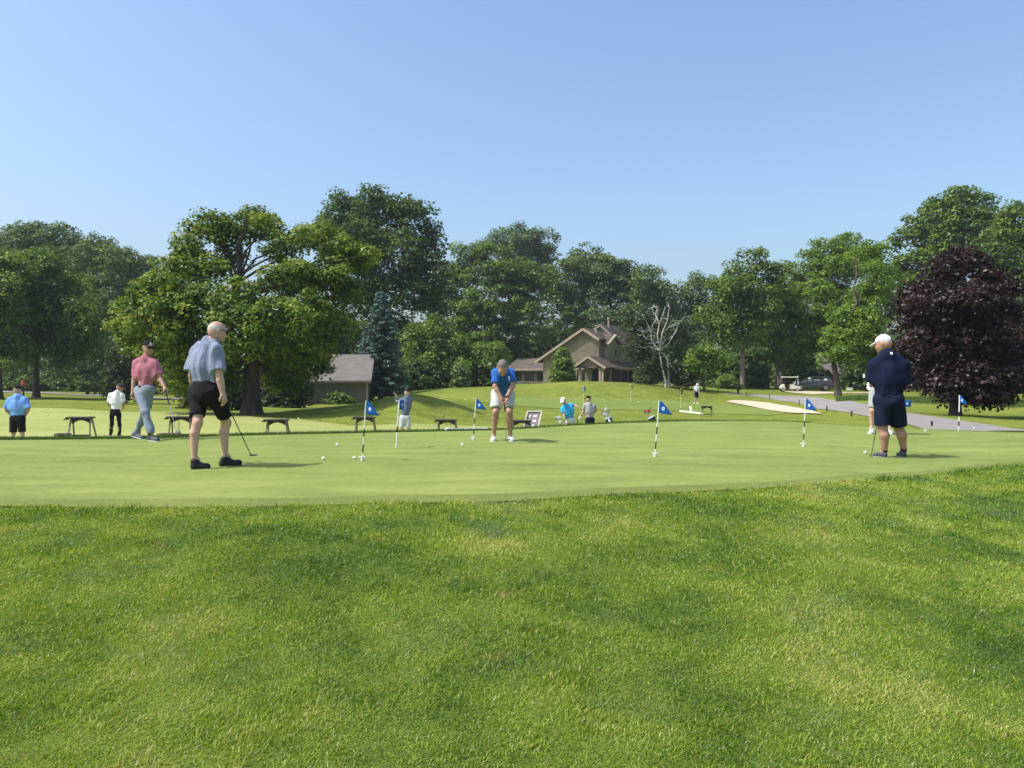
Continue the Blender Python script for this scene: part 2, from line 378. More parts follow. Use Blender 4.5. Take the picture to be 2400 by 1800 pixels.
def vnoise(x, y, s, seed=0):
    """value noise"""
    r = np.random.default_rng(seed).random((64, 64)); x = x * s + 17.3; y = y * s + 5.1
    i = np.floor(x).astype(int); j = np.floor(y).astype(int); fx = x - i; fy = y - j; fx = fx*fx*(3-2*fx); fy = fy*fy*(3-2*fy)
    g = lambda a, b: r[a % 64, b % 64]
    return (g(i,j)*(1-fx)+g(i+1,j)*fx)*(1-fy) + (g(i,j+1)*(1-fx)+g(i+1,j+1)*fx)*fy
M_blade, n_, o_ = newmat("grass_blade")
if True:
    n = n_; at = n.nodes.new("ShaderNodeAttribute"); at.attribute_name = "tint"
    g_ = n.nodes.new("ShaderNodeNewGeometry"); pos = g_.outputs["Position"]
    big = noise(n, pos, .9, 4, .6); mid = noise(n, pos, 4.0, 3, .6)
    f = mathn(n, 'ADD', mathn(n, 'MULTIPLY', big, .64), mathn(n, 'ADD', mathn(n, 'MULTIPLY', mid, .18), mathn(n, 'MULTIPLY', at.outputs["Fac"], .18)))
    col = ramp(n, f, [(.37, (.050,.115,.017)), (.43, (.088,.178,.013)), (.48, (.150,.252,.015)), (.53, (.243,.345,.028)), (.58, (.36,.42,.062)), (.65, (.47,.45,.15))])
    blue = noise(n, pos, 1.7, 3, .6)
    col = mixc(n, ramp(n, blue, [(.56, (0,0,0)), (.72, (.65,.65,.65))]), col, (.095,.175,.085))
    dead = noise(n, pos, 2.6, 2, .5)
    col = mixc(n, ramp(n, dead, [(.70, (0,0,0)), (.77, (.6,.6,.6))]), col, (.42,.30,.12))
    st = ramp(n, at.outputs["Fac"], [(.955, (0,0,0)), (.965, (1,1,1))]); col = mixc(n, st, col, (.42,.37,.20))
    d = n.nodes.new("ShaderNodeBsdfDiffuse"); t = n.nodes.new("ShaderNodeBsdfTranslucent"); gl = n.nodes.new("ShaderNodeBsdfGlossy")
    gl.inputs["Roughness"].default_value = .4; gl.inputs[0].default_value = (.9,.95,.85,1)
    L(n, col, d.inputs[0]); L(n, mixc(n, 1.0, col, (1.2,1.15,.55), 'MULTIPLY'), t.inputs[0])
    m1 = n.nodes.new("ShaderNodeMixShader"); m1.inputs[0].default_value = .4; m2 = n.nodes.new("ShaderNodeMixShader"); m2.inputs[0].default_value = .02
    L(n, d.outputs[0], m1.inputs[1]); L(n, t.outputs[0], m1.inputs[2]); L(n, m1.outputs[0], m2.inputs[1]); L(n, gl.outputs[0], m2.inputs[2]); L(n, m2.outputs[0], o_.inputs[0])
# foreground rough
NB = 1450000
Yb = 2.2 + (14.2 - 2.2) * RNG.random(NB) ** 1.25
Xb = (RNG.random(NB) * 2 - 1) * (Yb * .78 + 2.2)
pxb = 1200 + F * Xb / Yb; ed = col_interp(pxb, [c[1] for c in COLS]) + .03 * np.sin(Xb * 9) + RNG.normal(0, .03, NB)
k = Yb < ed; Xb = Xb[k]; Yb = Yb[k]; nb = len(Xb); ed = ed[k]
clump = vnoise(Xb, Yb, 9, 1) * .6 + vnoise(Xb, Yb, 3, 2) * .4
hb = (.011 + .027 * clump) * RNG.uniform(.6, 1.35, nb) * (1 + .12 * (Yb - 3)/3)
hb *= 1 + .9 * np.exp(-((ed - Yb) / .18) ** 2)
wb = (.0040 + .0007 * (Yb - 3)) * RNG.uniform(.7, 1.3, nb)
lb = RNG.uniform(.15, 1.3, nb) * (.6 + .8 * vnoise(Xb, Yb, 2.2, 5))
sheet("turf_base", [((q-1200)/F*3.2*1.3, 1.6) for q in pxs], near, 60, M_under, .006)
og = blades("rough_grass", Xb, Yb, hb, wb, lb, M_blade, RNG.random(nb)); tag(og, "long lush green rough grass filling the foreground below the putting green", "grass", kind='stuff')
# dark longer grass along the far edge of the green
NL = 60000
pl = RNG.uniform(-700, 1900, NL); Yl = col_interp(pl, [c[2] for c in COLS]) + RNG.uniform(.0, 1.0, NL) ** 1.4 * 1.5 - .05
Xl = (pl - 1200) * Yl / F; fade = np.clip((1900 - pl) / 350, .25, 1)
ol = blades("edge_grass", Xl, Yl, .075 * RNG.uniform(.5, 1.2, NL) * fade, np.full(NL, .011), RNG.uniform(.1, .8, NL), leafmat("edge_grass_blade", [(.035,.075,.018), (.06,.12,.022), (.10,.17,.035)], .3, .8, .03), RNG.random(NL), seg2=False)
tag(ol, "dark strip of longer grass along the far lip of the putting green", "grass", kind='stuff')
gu = bpy.data.objects["ground"]
# ================================================================ trees
OV = 2400 / 2212.0
class Leaves:
    def __init__(s): s.c = []; s.n = []; s.sz = []; s.t = []
    def clump(s, c, r, nl, size, flat=.6, tint=None, up=.55, el=1.0):
        """nl leaves on the upper shell of a flattened ball"""
        d = RNG.normal(0, 1, (nl, 3)); d[:, 2] = np.where(RNG.random(nl) < .72, np.abs(d[:, 2]), d[:, 2]); d /= np.linalg.norm(d, axis=1)[:, None]
        rr = r * (.45 + .6 * RNG.random(nl) ** .6)
        p = np.asarray(c)[None] + d * rr[:, None] * np.array([1, 1, flat])[None]
        nr = d * (1 - up) + np.array([0, 0, up])[None] + RNG.normal(0, .38, (nl, 3)); nr /= np.linalg.norm(nr, axis=1)[:, None]
        s.c.append(p); s.n.append(nr); s.sz.append(np.full(nl, size) * RNG.uniform(.6, 1.35, nl))
        t = RNG.random() if tint is None else tint
        s.t.append(np.clip(t + RNG.normal(0, .22, nl), 0, 1))
    def build(s, name, mat, parent, origin=(0, 0, 0), asp=1.5):
        C = np.concatenate(s.c); Nn = np.concatenate(s.n); S = np.concatenate(s.sz); T = np.concatenate(s.t); n = len(C)
        C = C - np.array(origin)[None]
        r = RNG.normal(0, 1, (n, 3)); u = np.cross(Nn, r); u /= np.linalg.norm(u, axis=1)[:, None] + 1e-9; v = np.cross(Nn, u)
        a = u * (S * .5 * asp)[:, None]; b = v * (S * .5)[:, None]; f = Nn * (S * .16)[:, None]
        V = np.stack([C - a, C + b * .95 - f + a * .1, C + a, C - b * .95 - f + a * .1], 1).reshape(-1, 3)
        Fq = np.arange(n)[:, None] * 4 + np.array([[0, 1, 2, 3]])
        o = mesh_np(name, V, Fq, mat, parent); attr(o, "tint", np.repeat(T, 4)); o["_n"] = n; del o["_n"]; return o

M_bark = simple("bark_grey_brown", (.115,.092,.070), .95, c2=(.06,.048,.038), scale=3, bump=.8, bscale=9, spec=.05, stretch=(1, 1, .25))
M_bark_l = simple("bark_light", (.24,.20,.155), .95, c2=(.13,.105,.08), scale=2.5, bump=.7, bscale=9, spec=.05, stretch=(1, 1, .3))
M_white_bark = simple("birch_bark", (.68,.64,.58), .85, c2=(.42,.38,.34), scale=2.2, bump=.3, bscale=12, spec=.1)
LF = {
 'oak':   leafmat("oak_leaves",   [(0.0409, 0.0885, 0.0152), (0.0954, 0.1696, 0.0228), (0.1703, 0.2432, 0.0304), (0.2659, 0.2875, 0.0443)], .30, .35),
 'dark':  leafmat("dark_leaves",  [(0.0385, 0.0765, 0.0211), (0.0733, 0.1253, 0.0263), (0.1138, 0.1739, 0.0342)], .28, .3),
 'mid':   leafmat("mid_leaves",   [(0.0585, 0.1074, 0.0177), (0.1071, 0.1764, 0.0253), (0.1752, 0.2532, 0.0354)], .30, .3),
 'bright':leafmat("bright_leaves",[(0.0788, 0.143, 0.0168), (0.1363, 0.2302, 0.0252), (0.215, 0.3111, 0.0378)], .40, .4),
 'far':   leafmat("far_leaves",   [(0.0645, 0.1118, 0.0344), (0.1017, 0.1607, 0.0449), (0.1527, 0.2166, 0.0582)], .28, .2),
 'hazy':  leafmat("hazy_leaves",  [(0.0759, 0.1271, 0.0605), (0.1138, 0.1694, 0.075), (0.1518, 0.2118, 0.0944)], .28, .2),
 'maroon':leafmat("maroon_leaves",[(0.0138, 0.0064, 0.0068), (0.0275, 0.0115, 0.0123), (0.049, 0.0218, 0.0205)], .12, .5, gloss=.09),
 'spruce':leafmat("spruce_needles",[(0.036, 0.0765, 0.0524), (0.072, 0.1275, 0.0953), (0.132, 0.204, 0.1628)], .1, .8),
 'pale':  leafmat("pale_leaves",  [(.085,.145,.040), (.13,.20,.055), (.19,.26,.085)], .3, .6),
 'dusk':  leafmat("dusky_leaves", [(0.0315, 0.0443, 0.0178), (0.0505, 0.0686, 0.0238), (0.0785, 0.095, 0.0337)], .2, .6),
}
def limb(mb, a, b, r0, r1, bend=.15, n=7, seg=5, seed=None):
    a = Vector(a); b = Vector(b); d = b - a; Ln = d.length
    off = Vector((random.gauss(0, 1), random.gauss(0, 1), abs(random.gauss(0, .6)))) * Ln * bend
    pts = []; rad = []
    for i in range(seg + 1):
        t = i / seg; q = a + d * t + off * math.sin(math.pi * t) + Vector((random.gauss(0, 1), random.gauss(0, 1), random.gauss(0, 1))) * Ln * .012 * (0 < i < seg)
        pts.append(q); rad.append(r0 * (1 - t) ** .8 + r1 * (1 - (1 - t) ** .8))
    mb.tube(pts, rad, n); return pts, rad
def tree(name, label, cat, tpx, Y, lobes, leaf, tw=.35, fork=None, lean=0.0, leafsize=None, dens=1.0, group=None, bark=None, base_z=None,
         clr=None, vis_limbs=3, up=.38, flat=.82, depthk=.9, crownname="crown", asp=1.5, trunkname="trunk", fill=.62):
    """lobes: (overview x, overview y, radius in overview px[, depth offset in m[, squash]])"""
    bx = (tpx - 1200) * Y / F; bz = Hs(bx, Y) if base_z is None else base_z
    T = thing(name, (bx, Y, bz), label, cat, group)
    O = Vector((bx, Y, bz)); K = Y / F * OV
    dens = dens * 1.15; ls = (leafsize or (.085 + .0022 * Y)) * .80; L0 = list(lobes)
    lobes = list(lobes)
    for i_, a_ in enumerate(L0):
        for b_ in L0[i_+1:]:
            dd = math.hypot(a_[0]-b_[0], a_[1]-b_[1])
            if dd < (a_[2] + b_[2]) * .92 and random.random() < fill:
                lobes.append(((a_[0]+b_[0])/2 + random.uniform(-8,8), (a_[1]+b_[1])/2 + random.uniform(-8,8), (a_[2]+b_[2]) * random.uniform(.22,.34), random.uniform(-2.4,1.0)))
    tw = tw * .78
    cr = clr or (.42 + .0075 * Y)
    lv = Leaves(); W = []
    cx = sum(l[0] for l in lobes) / len(lobes); hw = max(abs(l[0] - cx) for l in lobes) + 30
    for l in lobes:
        ox, oy, r = l[:3]; dep = l[3] if len(l) > 3 else random.uniform(-.5, .5) * K * hw * math.sqrt(max(0, 1 - ((ox - cx) / hw) ** 2)) * depthk
        sq = l[4] if len(l) > 4 else random.uniform(.78, 1.0)
        Yl = Y + dep; c = P(ox * OV, oy * OV, Y); c = Vector((c.x, Yl, c.z)); rm = r * K
        # keep the picture position when the lobe moves in depth
        c.x = (ox * OV - 1200) * Yl / F; c.z = EYE - (oy * OV - HOR) * Yl / F
        W.append((c, rm))
        nc = max(5, int(1.75 * dens * (rm / cr) ** 2 * 3.3))
        for _ in range(nc):
            d = Vector((random.gauss(0, 1), random.gauss(0, 1), random.gauss(0, 1))); d.normalize()
            if d.z < -.5 and random.random() < .4: d.z = -d.z
            rr = rm * (random.uniform(.30, .80) if random.random() < .35 else random.uniform(.72, 1.02))
            p = c + Vector((d.x * rr, d.y * rr * .95, d.z * rr * sq))
            if p.z < bz + .4: continue
            q = cr * random.uniform(.55, 1.3)
            lv.clump(p, q, max(8, int(30 * dens * (q / ls / 3.4) ** 2)), ls, flat, None, up)
    cro = lv.build(crownname, LF[leaf] if isinstance(leaf, str) else leaf, T, O, asp)
    mb = MB()
    top = max(W, key=lambda q: q[0].z)
    fz = fork if fork is not None else bz + (min(q[0].z for q in W) - bz) * .85
    fp = Vector((bx + lean, Y, max(fz, bz + .5)))
    base = [Vector((bx, Y, bz - .3)), Vector((bx + lean * .05, Y, bz + .12)), Vector((bx + lean * .15, Y, bz + .7)), Vector((bx + lean * .5, Y, bz + (fp.z - bz) * .55)), fp]
    mb.tube([p - O for p in base], [tw * 1.75, tw * 1.35, tw * 1.02, tw * .84, tw * .66], 12)
    ax = [fp]; e = Vector((top[0].x * .5 + fp.x * .5, Y, top[0].z))
    pts, rad = limb(mb, fp - O, e - O, tw * .62, .04, .06, 9, 8)
    for (c, rm) in W[:len(L0)]:
        t = min(max((c.z - fp.z) / max(e.z - fp.z, .1) * .6, 0), .85); i = int(t * 8)
        s = pts[i]; p2, r2 = limb(mb, s, c - O, max(rad[i] * .42, .035), .035, .14, 6, 6)
        for _ in range(vis_limbs):
            k = random.randint(2, 6); d = Vector((random.gauss(0, 1), random.gauss(0, 1), random.gauss(.1, .8))); d.normalize()
            limb(mb, p2[k], p2[k] + d * rm * random.uniform(.5, .95), r2[k] * .55, .015, .18, 4, 3)
    mb.build(trunkname, bark or M_bark, T, smooth=True)
    return T, O

GB = "trees standing behind the range and the house"
# --- left side
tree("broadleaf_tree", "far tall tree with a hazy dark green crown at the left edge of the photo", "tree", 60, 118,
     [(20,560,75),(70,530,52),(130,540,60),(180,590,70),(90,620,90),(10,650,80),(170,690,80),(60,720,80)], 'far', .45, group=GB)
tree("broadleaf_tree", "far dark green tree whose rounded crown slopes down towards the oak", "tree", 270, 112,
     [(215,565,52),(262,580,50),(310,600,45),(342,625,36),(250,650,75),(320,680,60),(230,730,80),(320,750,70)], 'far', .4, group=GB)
tree("broadleaf_tree", "dark green tree with a thin straight trunk beside the far road on the left", "tree", 85, 76,
     [(80,600,62,0),(130,640,55),(40,650,60),(170,680,48),(110,700,70,-1),(60,730,60),(180,730,46),(140,765,42),(200,760,30),(20,760,44),(90,600,55)], 'mid', .38, fork=3.4, group=GB)
tree("broadleaf_tree", "yellowish green tree cut off by the left edge, nearest the road", "tree", -2, 70,
     [(-30,600,70,0),(20,600,50),(-10,680,70),(30,730,46),(-50,740,70),(10,780,34)], 'oak', .36, fork=3.0, group=GB)
tree("broadleaf_tree", "small understorey tree filling the gap behind the man in the pink shirt", "tree", 205, 96,
     [(180,770,45),(230,790,45),(150,800,34),(205,820,36),(140,760,40)], 'dark', .2, group=GB)
# --- great oak
ot, oo = tree("oak_tree", "big spreading oak with thick trunk and yellow-green leaves left of the shed", "tree", 590, 43,
     [(450,512,52,1),(400,545,40,0),(505,505,42,1),(548,478,38,2),(575,500,40,2),(612,545,40,1),(650,520,36,2),(700,520,42,2),(735,555,46,1),(775,575,40,2),(800,552,22,1),
      (385,600,50,-1),(330,640,46,-2),(440,590,44,-1),(295,690,46,-1),(262,715,28,0),(360,690,56,-3),(430,660,52,-3),(480,690,44,-4),(640,620,52,-1),(700,620,56,1),(745,650,46,1),
      (610,600,36,-2),(660,680,50,-2),(720,705,44,0),(300,745,42,0),(350,770,44,-1),(410,745,52,-2),(460,790,48,-2),(400,810,50,-1),(600,720,40,2),(640,755,46,1),(700,745,36,3),(580,800,44,2),(640,815,44,2),(470,840,34,-1),(420,850,34,0),(500,560,34,2),(550,640,30,1),(590,680,36,-4),(540,700,34,-4),(575,740,34,-3),(630,690,36,-4),(520,750,34,-4),(620,770,34,-2),(660,760,34,-2),(505,640,38,-3),(500,820,30,0),(590,830,26,3),(690,790,30,1),(330,700,34,-3),(390,640,38,-3)],
     'oak', .62, fork=3.0, leafsize=.175, clr=.58, vis_limbs=4, dens=1.15, fill=.26)
tree("juniper_tree", "dark olive juniper-like tree with a dense ragged crown behind the man in pink", "tree", 290, 62,
     [(270,770,34,0),(262,815,38,0),(282,845,36,0),(300,800,30,0),(250,850,30,0),(272,742,20,0)], 'dusk', .2, leafsize=.16, clr=.5, flat=1.0, up=.3, dens=1.3)
# --- tall tree behind the oak and the spruce
tree("broadleaf_tree", "tallest dark green tree, rising behind the oak left of centre", "tree", 860, 96,
     [(745,465,48,0),(800,450,44,0),(850,470,50,0),(900,480,44,0),(925,530,44,0),(720,500,34,1),(780,530,60,-3),(850,550,66,-3),(920,590,52,-1),(800,610,60,-2),(870,640,60,-2),(930,660,40,0),(815,425,22,0),(880,450,26,0),(760,660,56,0),(850,720,50,0)], 'dark', .6, group=GB, leafsize=.36, clr=1.15)
tree("broadleaf_tree", "dark wall of foliage behind the small shed and spruce", "tree", 800, 110,
     [(700,720,70),(780,740,60),(720,790,60),(800,820,60),(900,780,60),(660,830,50)], 'dark', .4, group=GB)
# --- centre
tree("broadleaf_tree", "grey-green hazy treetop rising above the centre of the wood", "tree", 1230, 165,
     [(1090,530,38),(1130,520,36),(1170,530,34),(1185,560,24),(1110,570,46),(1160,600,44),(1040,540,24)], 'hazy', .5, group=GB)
tree("broadleaf_tree", "broad green tree with feathery layers in the centre, behind the putting man", "tree", 1215, 126,
     [(1010,560,36,0),(1050,580,52,-1),(1100,600,56,-1),(985,620,46,0),(1150,640,50,0),(1060,660,66,-3),(1130,700,52,-2),(980,690,52,-1),(1030,740,60,-3),(1100,770,40,0),(1170,600,36,1),(950,590,28,1),(945,650,36,1)], 'mid', .5, fork=9, group=GB, flat=.65)
tree("broadleaf_tree", "brighter green lower tree left of the putting man", "tree", 1010, 90,
     [(930,720,46,0),(900,760,40,0),(960,760,46,0),(1010,780,44,0),(930,800,44,0),(985,820,44,0),(890,815,34,0),(1040,810,40,0),(1060,770,36,0)], 'mid', .3, group=GB, dens=1.05)
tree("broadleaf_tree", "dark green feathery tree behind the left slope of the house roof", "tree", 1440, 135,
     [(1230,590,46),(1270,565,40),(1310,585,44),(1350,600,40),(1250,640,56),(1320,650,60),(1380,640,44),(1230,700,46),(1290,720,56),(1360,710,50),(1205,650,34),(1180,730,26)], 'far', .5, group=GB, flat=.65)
tree("broadleaf_tree", "dark green tree right of the house chimney, ending in a drooping shoulder", "tree", 1540, 128,
     [(1400,610,36),(1425,635,30),(1390,680,50),(1440,690,36),(1380,740,50),(1430,760,46),(1460,720,34)], 'far', .4, group=GB)
tree("broadleaf_tree", "small pale tree glimpsed in the gap left of the house", "tree", 1240, 150,
     [(1145,755,26),(1175,770,26),(1130,790,26),(1165,800,30)], 'pale', .2, group=GB)
tree("broadleaf_tree", "distant blue-green tree in the dip of the skyline right of centre", "tree", 1640, 150,
     [(1475,640,30),(1510,618,28),(1540,620,24),(1500,670,40),(1550,660,34),(1455,680,30),(1530,710,40)], 'far', .35, group=GB, dens=.9)
# --- right of centre
tree("broadleaf_tree", "loose green tree with bare crooked lower boughs beside the cart path", "tree", 1740, 92,
     [(1625,560,24,0),(1650,590,32,0),(1590,600,34,0),(1560,640,34,0),(1620,640,44,0),(1685,590,18,0),(1575,690,36,0),(1530,690,28,0),(1640,690,40,0),(1600,730,34,0),(1550,730,28,0),(1665,640,36,0)], 'mid', .4, fork=7, group=GB, bark=M_bark_l)
tree("broadleaf_tree", "small round bright green tree left of the far man in white cap", "tree", 1650, 80,
     [(1500,775,24,0),(1530,765,26,0),(1555,785,24,0),(1520,795,28,0),(1485,795,16,0)], 'bright', .14, leafsize=.2, clr=.6)
tree("broadleaf_tree", "large bright green tree with a stout pale trunk beside the golf cart", "tree", 1829, 97,
     [(1790,550,40,0),(1830,530,30,0),(1745,590,46,0),(1800,600,50,-2),(1700,630,42,0),(1860,570,44,1),(1760,660,54,-3),(1690,690,48,-1),(1650,730,34,0),(1830,670,50,-2),(1720,740,50,-2),(1780,740,44,-1),(1640,690,30,0),(1690,780,34,0),(1740,790,24,-1),(1620,650,24,1)], 'bright', .66, fork=6.2, bark=M_bark_l, leafsize=.25, clr=.8)
tree("broadleaf_tree", "bright green tree with twin dark trunk between the parked car and the man in navy", "tree", 1965, 72,
     [(1880,560,40,2),(1900,610,40,2),(1870,650,44,1),(1820,700,34,0),(1870,720,46,-1),(1800,740,34,0),(1920,680,30,2),(1890,770,38,0),(1840,770,34,-1),(1790,770,24,0),(1905,810,24,1),(1930,640,30,3)], 'bright', .36, fork=3.6, lean=-.6, leafsize=.23, clr=.72)
tree("broadleaf_tree", "very tall light green tree standing behind the maroon one", "tree", 2200, 105,
     [(1985,490,34,0),(2030,455,40,0),(2080,440,38,0),(2120,450,34,0),(1960,530,34,0),(2030,520,54,-1),(2100,510,54,-1),(1950,590,34,0),(2010,590,54,-1),(2140,480,30,0),(2080,580,50,0),(1990,640,50,0),(1940,660,34,0)], 'mid', .6, group=GB, leafsize=.4, clr=1.15)
tree("broadleaf_tree", "tall light green tree cut off by the right edge of the photo", "tree", 2400, 95,
     [(2180,475,36,0),(2220,490,50,0),(2150,540,44,0),(2200,570,56,0),(2180,640,50,0),(2230,660,56,0),(2190,720,50,0),(2260,560,50,0),(2150,610,40,0)], 'mid', .5, group=GB, leafsize=.36, clr=1.05)
tree("maroon_tree", "wide dark maroon-leaved tree behind the man in navy", "tree", 2239, 36,
     [(2075,565,32,0),(2040,590,36,0),(2115,590,36,0),(1990,640,36,0),(1960,670,30,0),(2050,650,56,-1),(2120,660,56,-1),(1980,710,46,0),(2165,620,34,0),(2050,730,60,-1),(2130,740,60,-1),(2190,700,40,0),(1985,770,40,0),(1950,760,26,0),(2060,790,52,-1),(2150,800,56,-1),(2220,780,48,0),(2010,815,36,0),(2100,840,34,-1),(2170,850,34,0),(2230,845,36,0),(1965,820,26,1),(2035,838,32,-2),(2085,852,28,-1),(2118,862,26,0),(2000,838,28,0),(2060,850,26,2),(2160,872,24,0)],
     'maroon', .27, fork=1.1, leafsize=.145, clr=.50, dens=1.15, depthk=.8)
# --- background understorey so the wood closes at eye level
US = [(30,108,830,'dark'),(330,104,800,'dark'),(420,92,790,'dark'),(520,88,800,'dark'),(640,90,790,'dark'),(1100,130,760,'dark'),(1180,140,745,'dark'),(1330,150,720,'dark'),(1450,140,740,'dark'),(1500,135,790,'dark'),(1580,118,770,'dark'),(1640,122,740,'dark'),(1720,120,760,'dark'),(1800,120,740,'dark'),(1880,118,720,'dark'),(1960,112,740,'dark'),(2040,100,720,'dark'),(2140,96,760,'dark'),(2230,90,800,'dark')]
US_L = ["behind the left road", "left of the big oak", "just left of the oak trunk", "directly behind the oak trunk", "between oak and shed", "behind the low wing of the house", "above the low wing of the house",
        "behind the main roof of the house", "behind the pipe vent on the house roof", "behind the dead birch", "behind the small round bright tree", "behind the bare crooked boughs", "behind the stout pale trunk", "above the parked dark car", "behind the twin trunk",
        "left of the maroon tree", "behind the left side of the maroon tree", "behind the right side of the maroon tree", "at the right edge beyond the maroon tree"]
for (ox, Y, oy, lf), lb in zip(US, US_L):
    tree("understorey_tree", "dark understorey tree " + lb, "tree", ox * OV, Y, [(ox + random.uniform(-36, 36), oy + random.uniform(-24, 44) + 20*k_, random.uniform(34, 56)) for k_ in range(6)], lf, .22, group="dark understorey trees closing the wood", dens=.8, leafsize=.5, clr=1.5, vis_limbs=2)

# --- blue spruce
def spruce(px, Y, topov, label):
    bx = (px - 1200) * Y / F; bz = Hs(bx, Y); top = EYE - (topov * OV - HOR) * Y / F; Hh = top - bz
    T = thing("blue_spruce", (bx, Y, bz), label, "tree"); mb = MB(); lv = Leaves()
    mb.tube([(0,0,-.3),(0,0,.5),(0,0,Hh*.6),(0,0,Hh)], [.3,.24,.12,.02], 9)
    nb = 190
    for i in range(nb):
        t = (i / nb) ** .85; z = .6 + (Hh - .8) * t; R = 3.1 * (1 - t) ** .78 * random.uniform(.72, 1.1) + .12
        a = i * 2.39996 + random.uniform(-.3, .3); dr = -.25 - .12 * (1 - t)
        pts = [Vector((math.cos(a) * R * s, math.sin(a) * R * s, z + R * (dr * s + .22 * s * s))) for s in (0, .35, .7, 1)]
        mb.tube(pts, [.05, .035, .025, .01], 4)
        for s in np.arange(.25, 1.05, .3 / max(R, .6)):
            s = min(s, 1.0); q = pts[0].lerp(pts[3], s); q.z = z + R * (dr * s + .22 * s * s)
            lv.clump(q + Vector((bx, Y, bz)), .30 + .1 * random.random(), 20, .15, .5, random.uniform(.2, 1) * (.4 + .6 * s), .45)
    mb.build("trunk", M_bark, T, smooth=True); lv.build("crown", LF['spruce'], T, (bx, Y, bz), 2.2)
spruce(892, 76, 628, "blue-grey spruce with a pointed top just right of the shed")

# --- birch with dead white top
def birch(px, Y):
    bx = (px - 1200) * Y / F; bz = Hs(bx, Y); T = thing("birch_tree", (bx, Y, bz), "half-dead birch with bare white branches at its top, right of the house", "tree")
    O = Vector((bx, Y, bz)); mb = MB()
    def q(ox, oy, d=0): return P(ox * OV, oy * OV, Y + d) - O
    fork = q(1424, 758)
    mb.tube([Vector((0,0,-.3)), Vector((0,0,.6)), q(1432, 800), fork], [.15,.12,.09,.075], 8)
    mb.tube([Vector((.35,.2,-.3)), q(1444, 800, .3), q(1440, 770, .2), fork], [.11,.09,.07,.06], 7)
    main = [[(1424,758),(1408,735),(1404,712),(1394,690),(1380,676),(1366,668)], [(1424,758),(1420,722),(1424,700),(1432,680),(1437,662)], [(1424,758),(1430,720),(1442,690),(1446,664)], [(1424,758),(1436,735),(1452,728)],
            [(1424,758),(1404,748),(1388,752),(1372,738)], [(1404,712),(1392,718),(1384,706)], [(1406,720),(1410,700),(1418,690)], [(1424,758),(1444,742),(1462,712),(1468,694)], [(1424,700),(1416,680),(1420,664)], [(1430,720),(1446,706),(1458,700)], [(1408,735),(1394,730),(1386,716),(1376,712)], [(1424,758),(1410,742),(1396,742)]]
    for m in main:
        mb.tube([q(x, y, random.uniform(-.4, .4)) for x, y in m], [max(.062 - .012 * i, .014) for i in range(len(m))], 6)
        for _ in range(5):
            i = random.randint(1, len(m) - 1); a = q(*m[i]); d = Vector((random.gauss(0, 1), random.gauss(0, .8), abs(random.gauss(.4, .6)))); d.normalize()
            limb(mb, a, a + d * random.uniform(.4, 1.3), .025, .008, .1, 4, 3)
    for a, b in (((1440,778),(1462,806)), ((1436,770),(1446,786))): mb.tube([q(*a), q(*b)], [.04, .02], 5)
    mb.build("trunk", M_white_bark, T, smooth=True)
    lv = Leaves()
    for (ox, oy, r) in [(1395,770,26),(1420,785,22),(1470,790,24),(1380,735,22),(1480,750,24),(1400,810,24),(1465,820,24),(1390,700,20),(1370,760,20),(1440,720,16),(1495,800,20),(1360,700,18),(1475,715,16)]:
        for _ in range(44):
            c = P((ox + random.gauss(0, r*.6)) * OV, (oy + random.gauss(0, r*.6)) * OV, Y + 1.2 + random.gauss(0, 1.0)); lv.clump(c, random.uniform(.3, .6), 18, .17, 1.5, None, .15)
    lv.build("crown", LF['dusk'], T, O, 1.8)
birch(1560, 80)
def bush(name, label, px, Y, w_, h_, leaf, group=None, cat="shrub", leafsize=None, n=9, cone=False, dens=1.0):
    bx = (px - 1200) * Y / F; bz = Hs(bx, Y); T = thing(name, (bx, Y, bz), label, cat, group); lv = Leaves(); mb = MB()
    ls = leafsize or (.06 + .0018 * Y); cr = .22 + .0028 * Y
    for k in range(max(6, int(n * dens * (w_ * h_) / (cr * cr) * .5))):
        t = random.random(); z = h_ * t; a = random.uniform(0, 6.283); R = w_ / 2 * ((1 - t) ** .55 * (.35 + .9 * min(1, t * 4 + .3)) if cone else math.sqrt(max(0, 1 - (t * 1.0 - .25) ** 2 / .6)))
        rr = R * random.uniform(.35, 1.0); lv.clump((bx + math.cos(a) * rr, Y + math.sin(a) * rr, bz + z), cr * random.uniform(.6, 1.3), 22, ls, .7, None, .45)
    for k in range(7): limb(mb, (0, 0, -.1), (random.gauss(0, w_ * .22), random.gauss(0, w_ * .22), h_ * random.uniform(.6, .95)), .05, .01, .08, 5, 4)
    mb.build("stem", M_bark, T, smooth=True); lv.build("foliage", LF[leaf], T, (bx, Y, bz), 1.5)
    return T
bush("conical_tree", "narrow light green conical tree against the tan gable wall of the house", 1318, 98, 3.1, 4.3, 'bright', cat="tree", cone=True, n=12)
bush("leafy_shrub", "small bright yellow-green sapling on the left shoulder of the hill", 1080, 84, 2.0, 2.4, 'pale')
bush("leafy_shrub", "low green shrub beside the house on the path side", 1706, 92, 3.4, 1.4, 'mid')
bush("leafy_shrub", "dark shrub at the right foot of the house", 1512, 100, 3.0, 2.2, 'dark')
bush("leafy_shrub", "dry brownish-green shrub in front of the tan wall beside the far man", 1608, 96, 2.4, 3.0, 'dusk')
bush("leafy_shrub", "sparse low shrub at the foot of the shed wall", 795, 71, 2.6, .9, 'mid')
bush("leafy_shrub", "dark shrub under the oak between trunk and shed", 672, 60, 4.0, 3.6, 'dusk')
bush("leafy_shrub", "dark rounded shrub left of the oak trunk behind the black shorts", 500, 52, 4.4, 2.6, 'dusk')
bush("leafy_shrub", "dark rounded shrub just behind the oak trunk on its left", 560, 66, 4.6, 3.8, 'dusk')
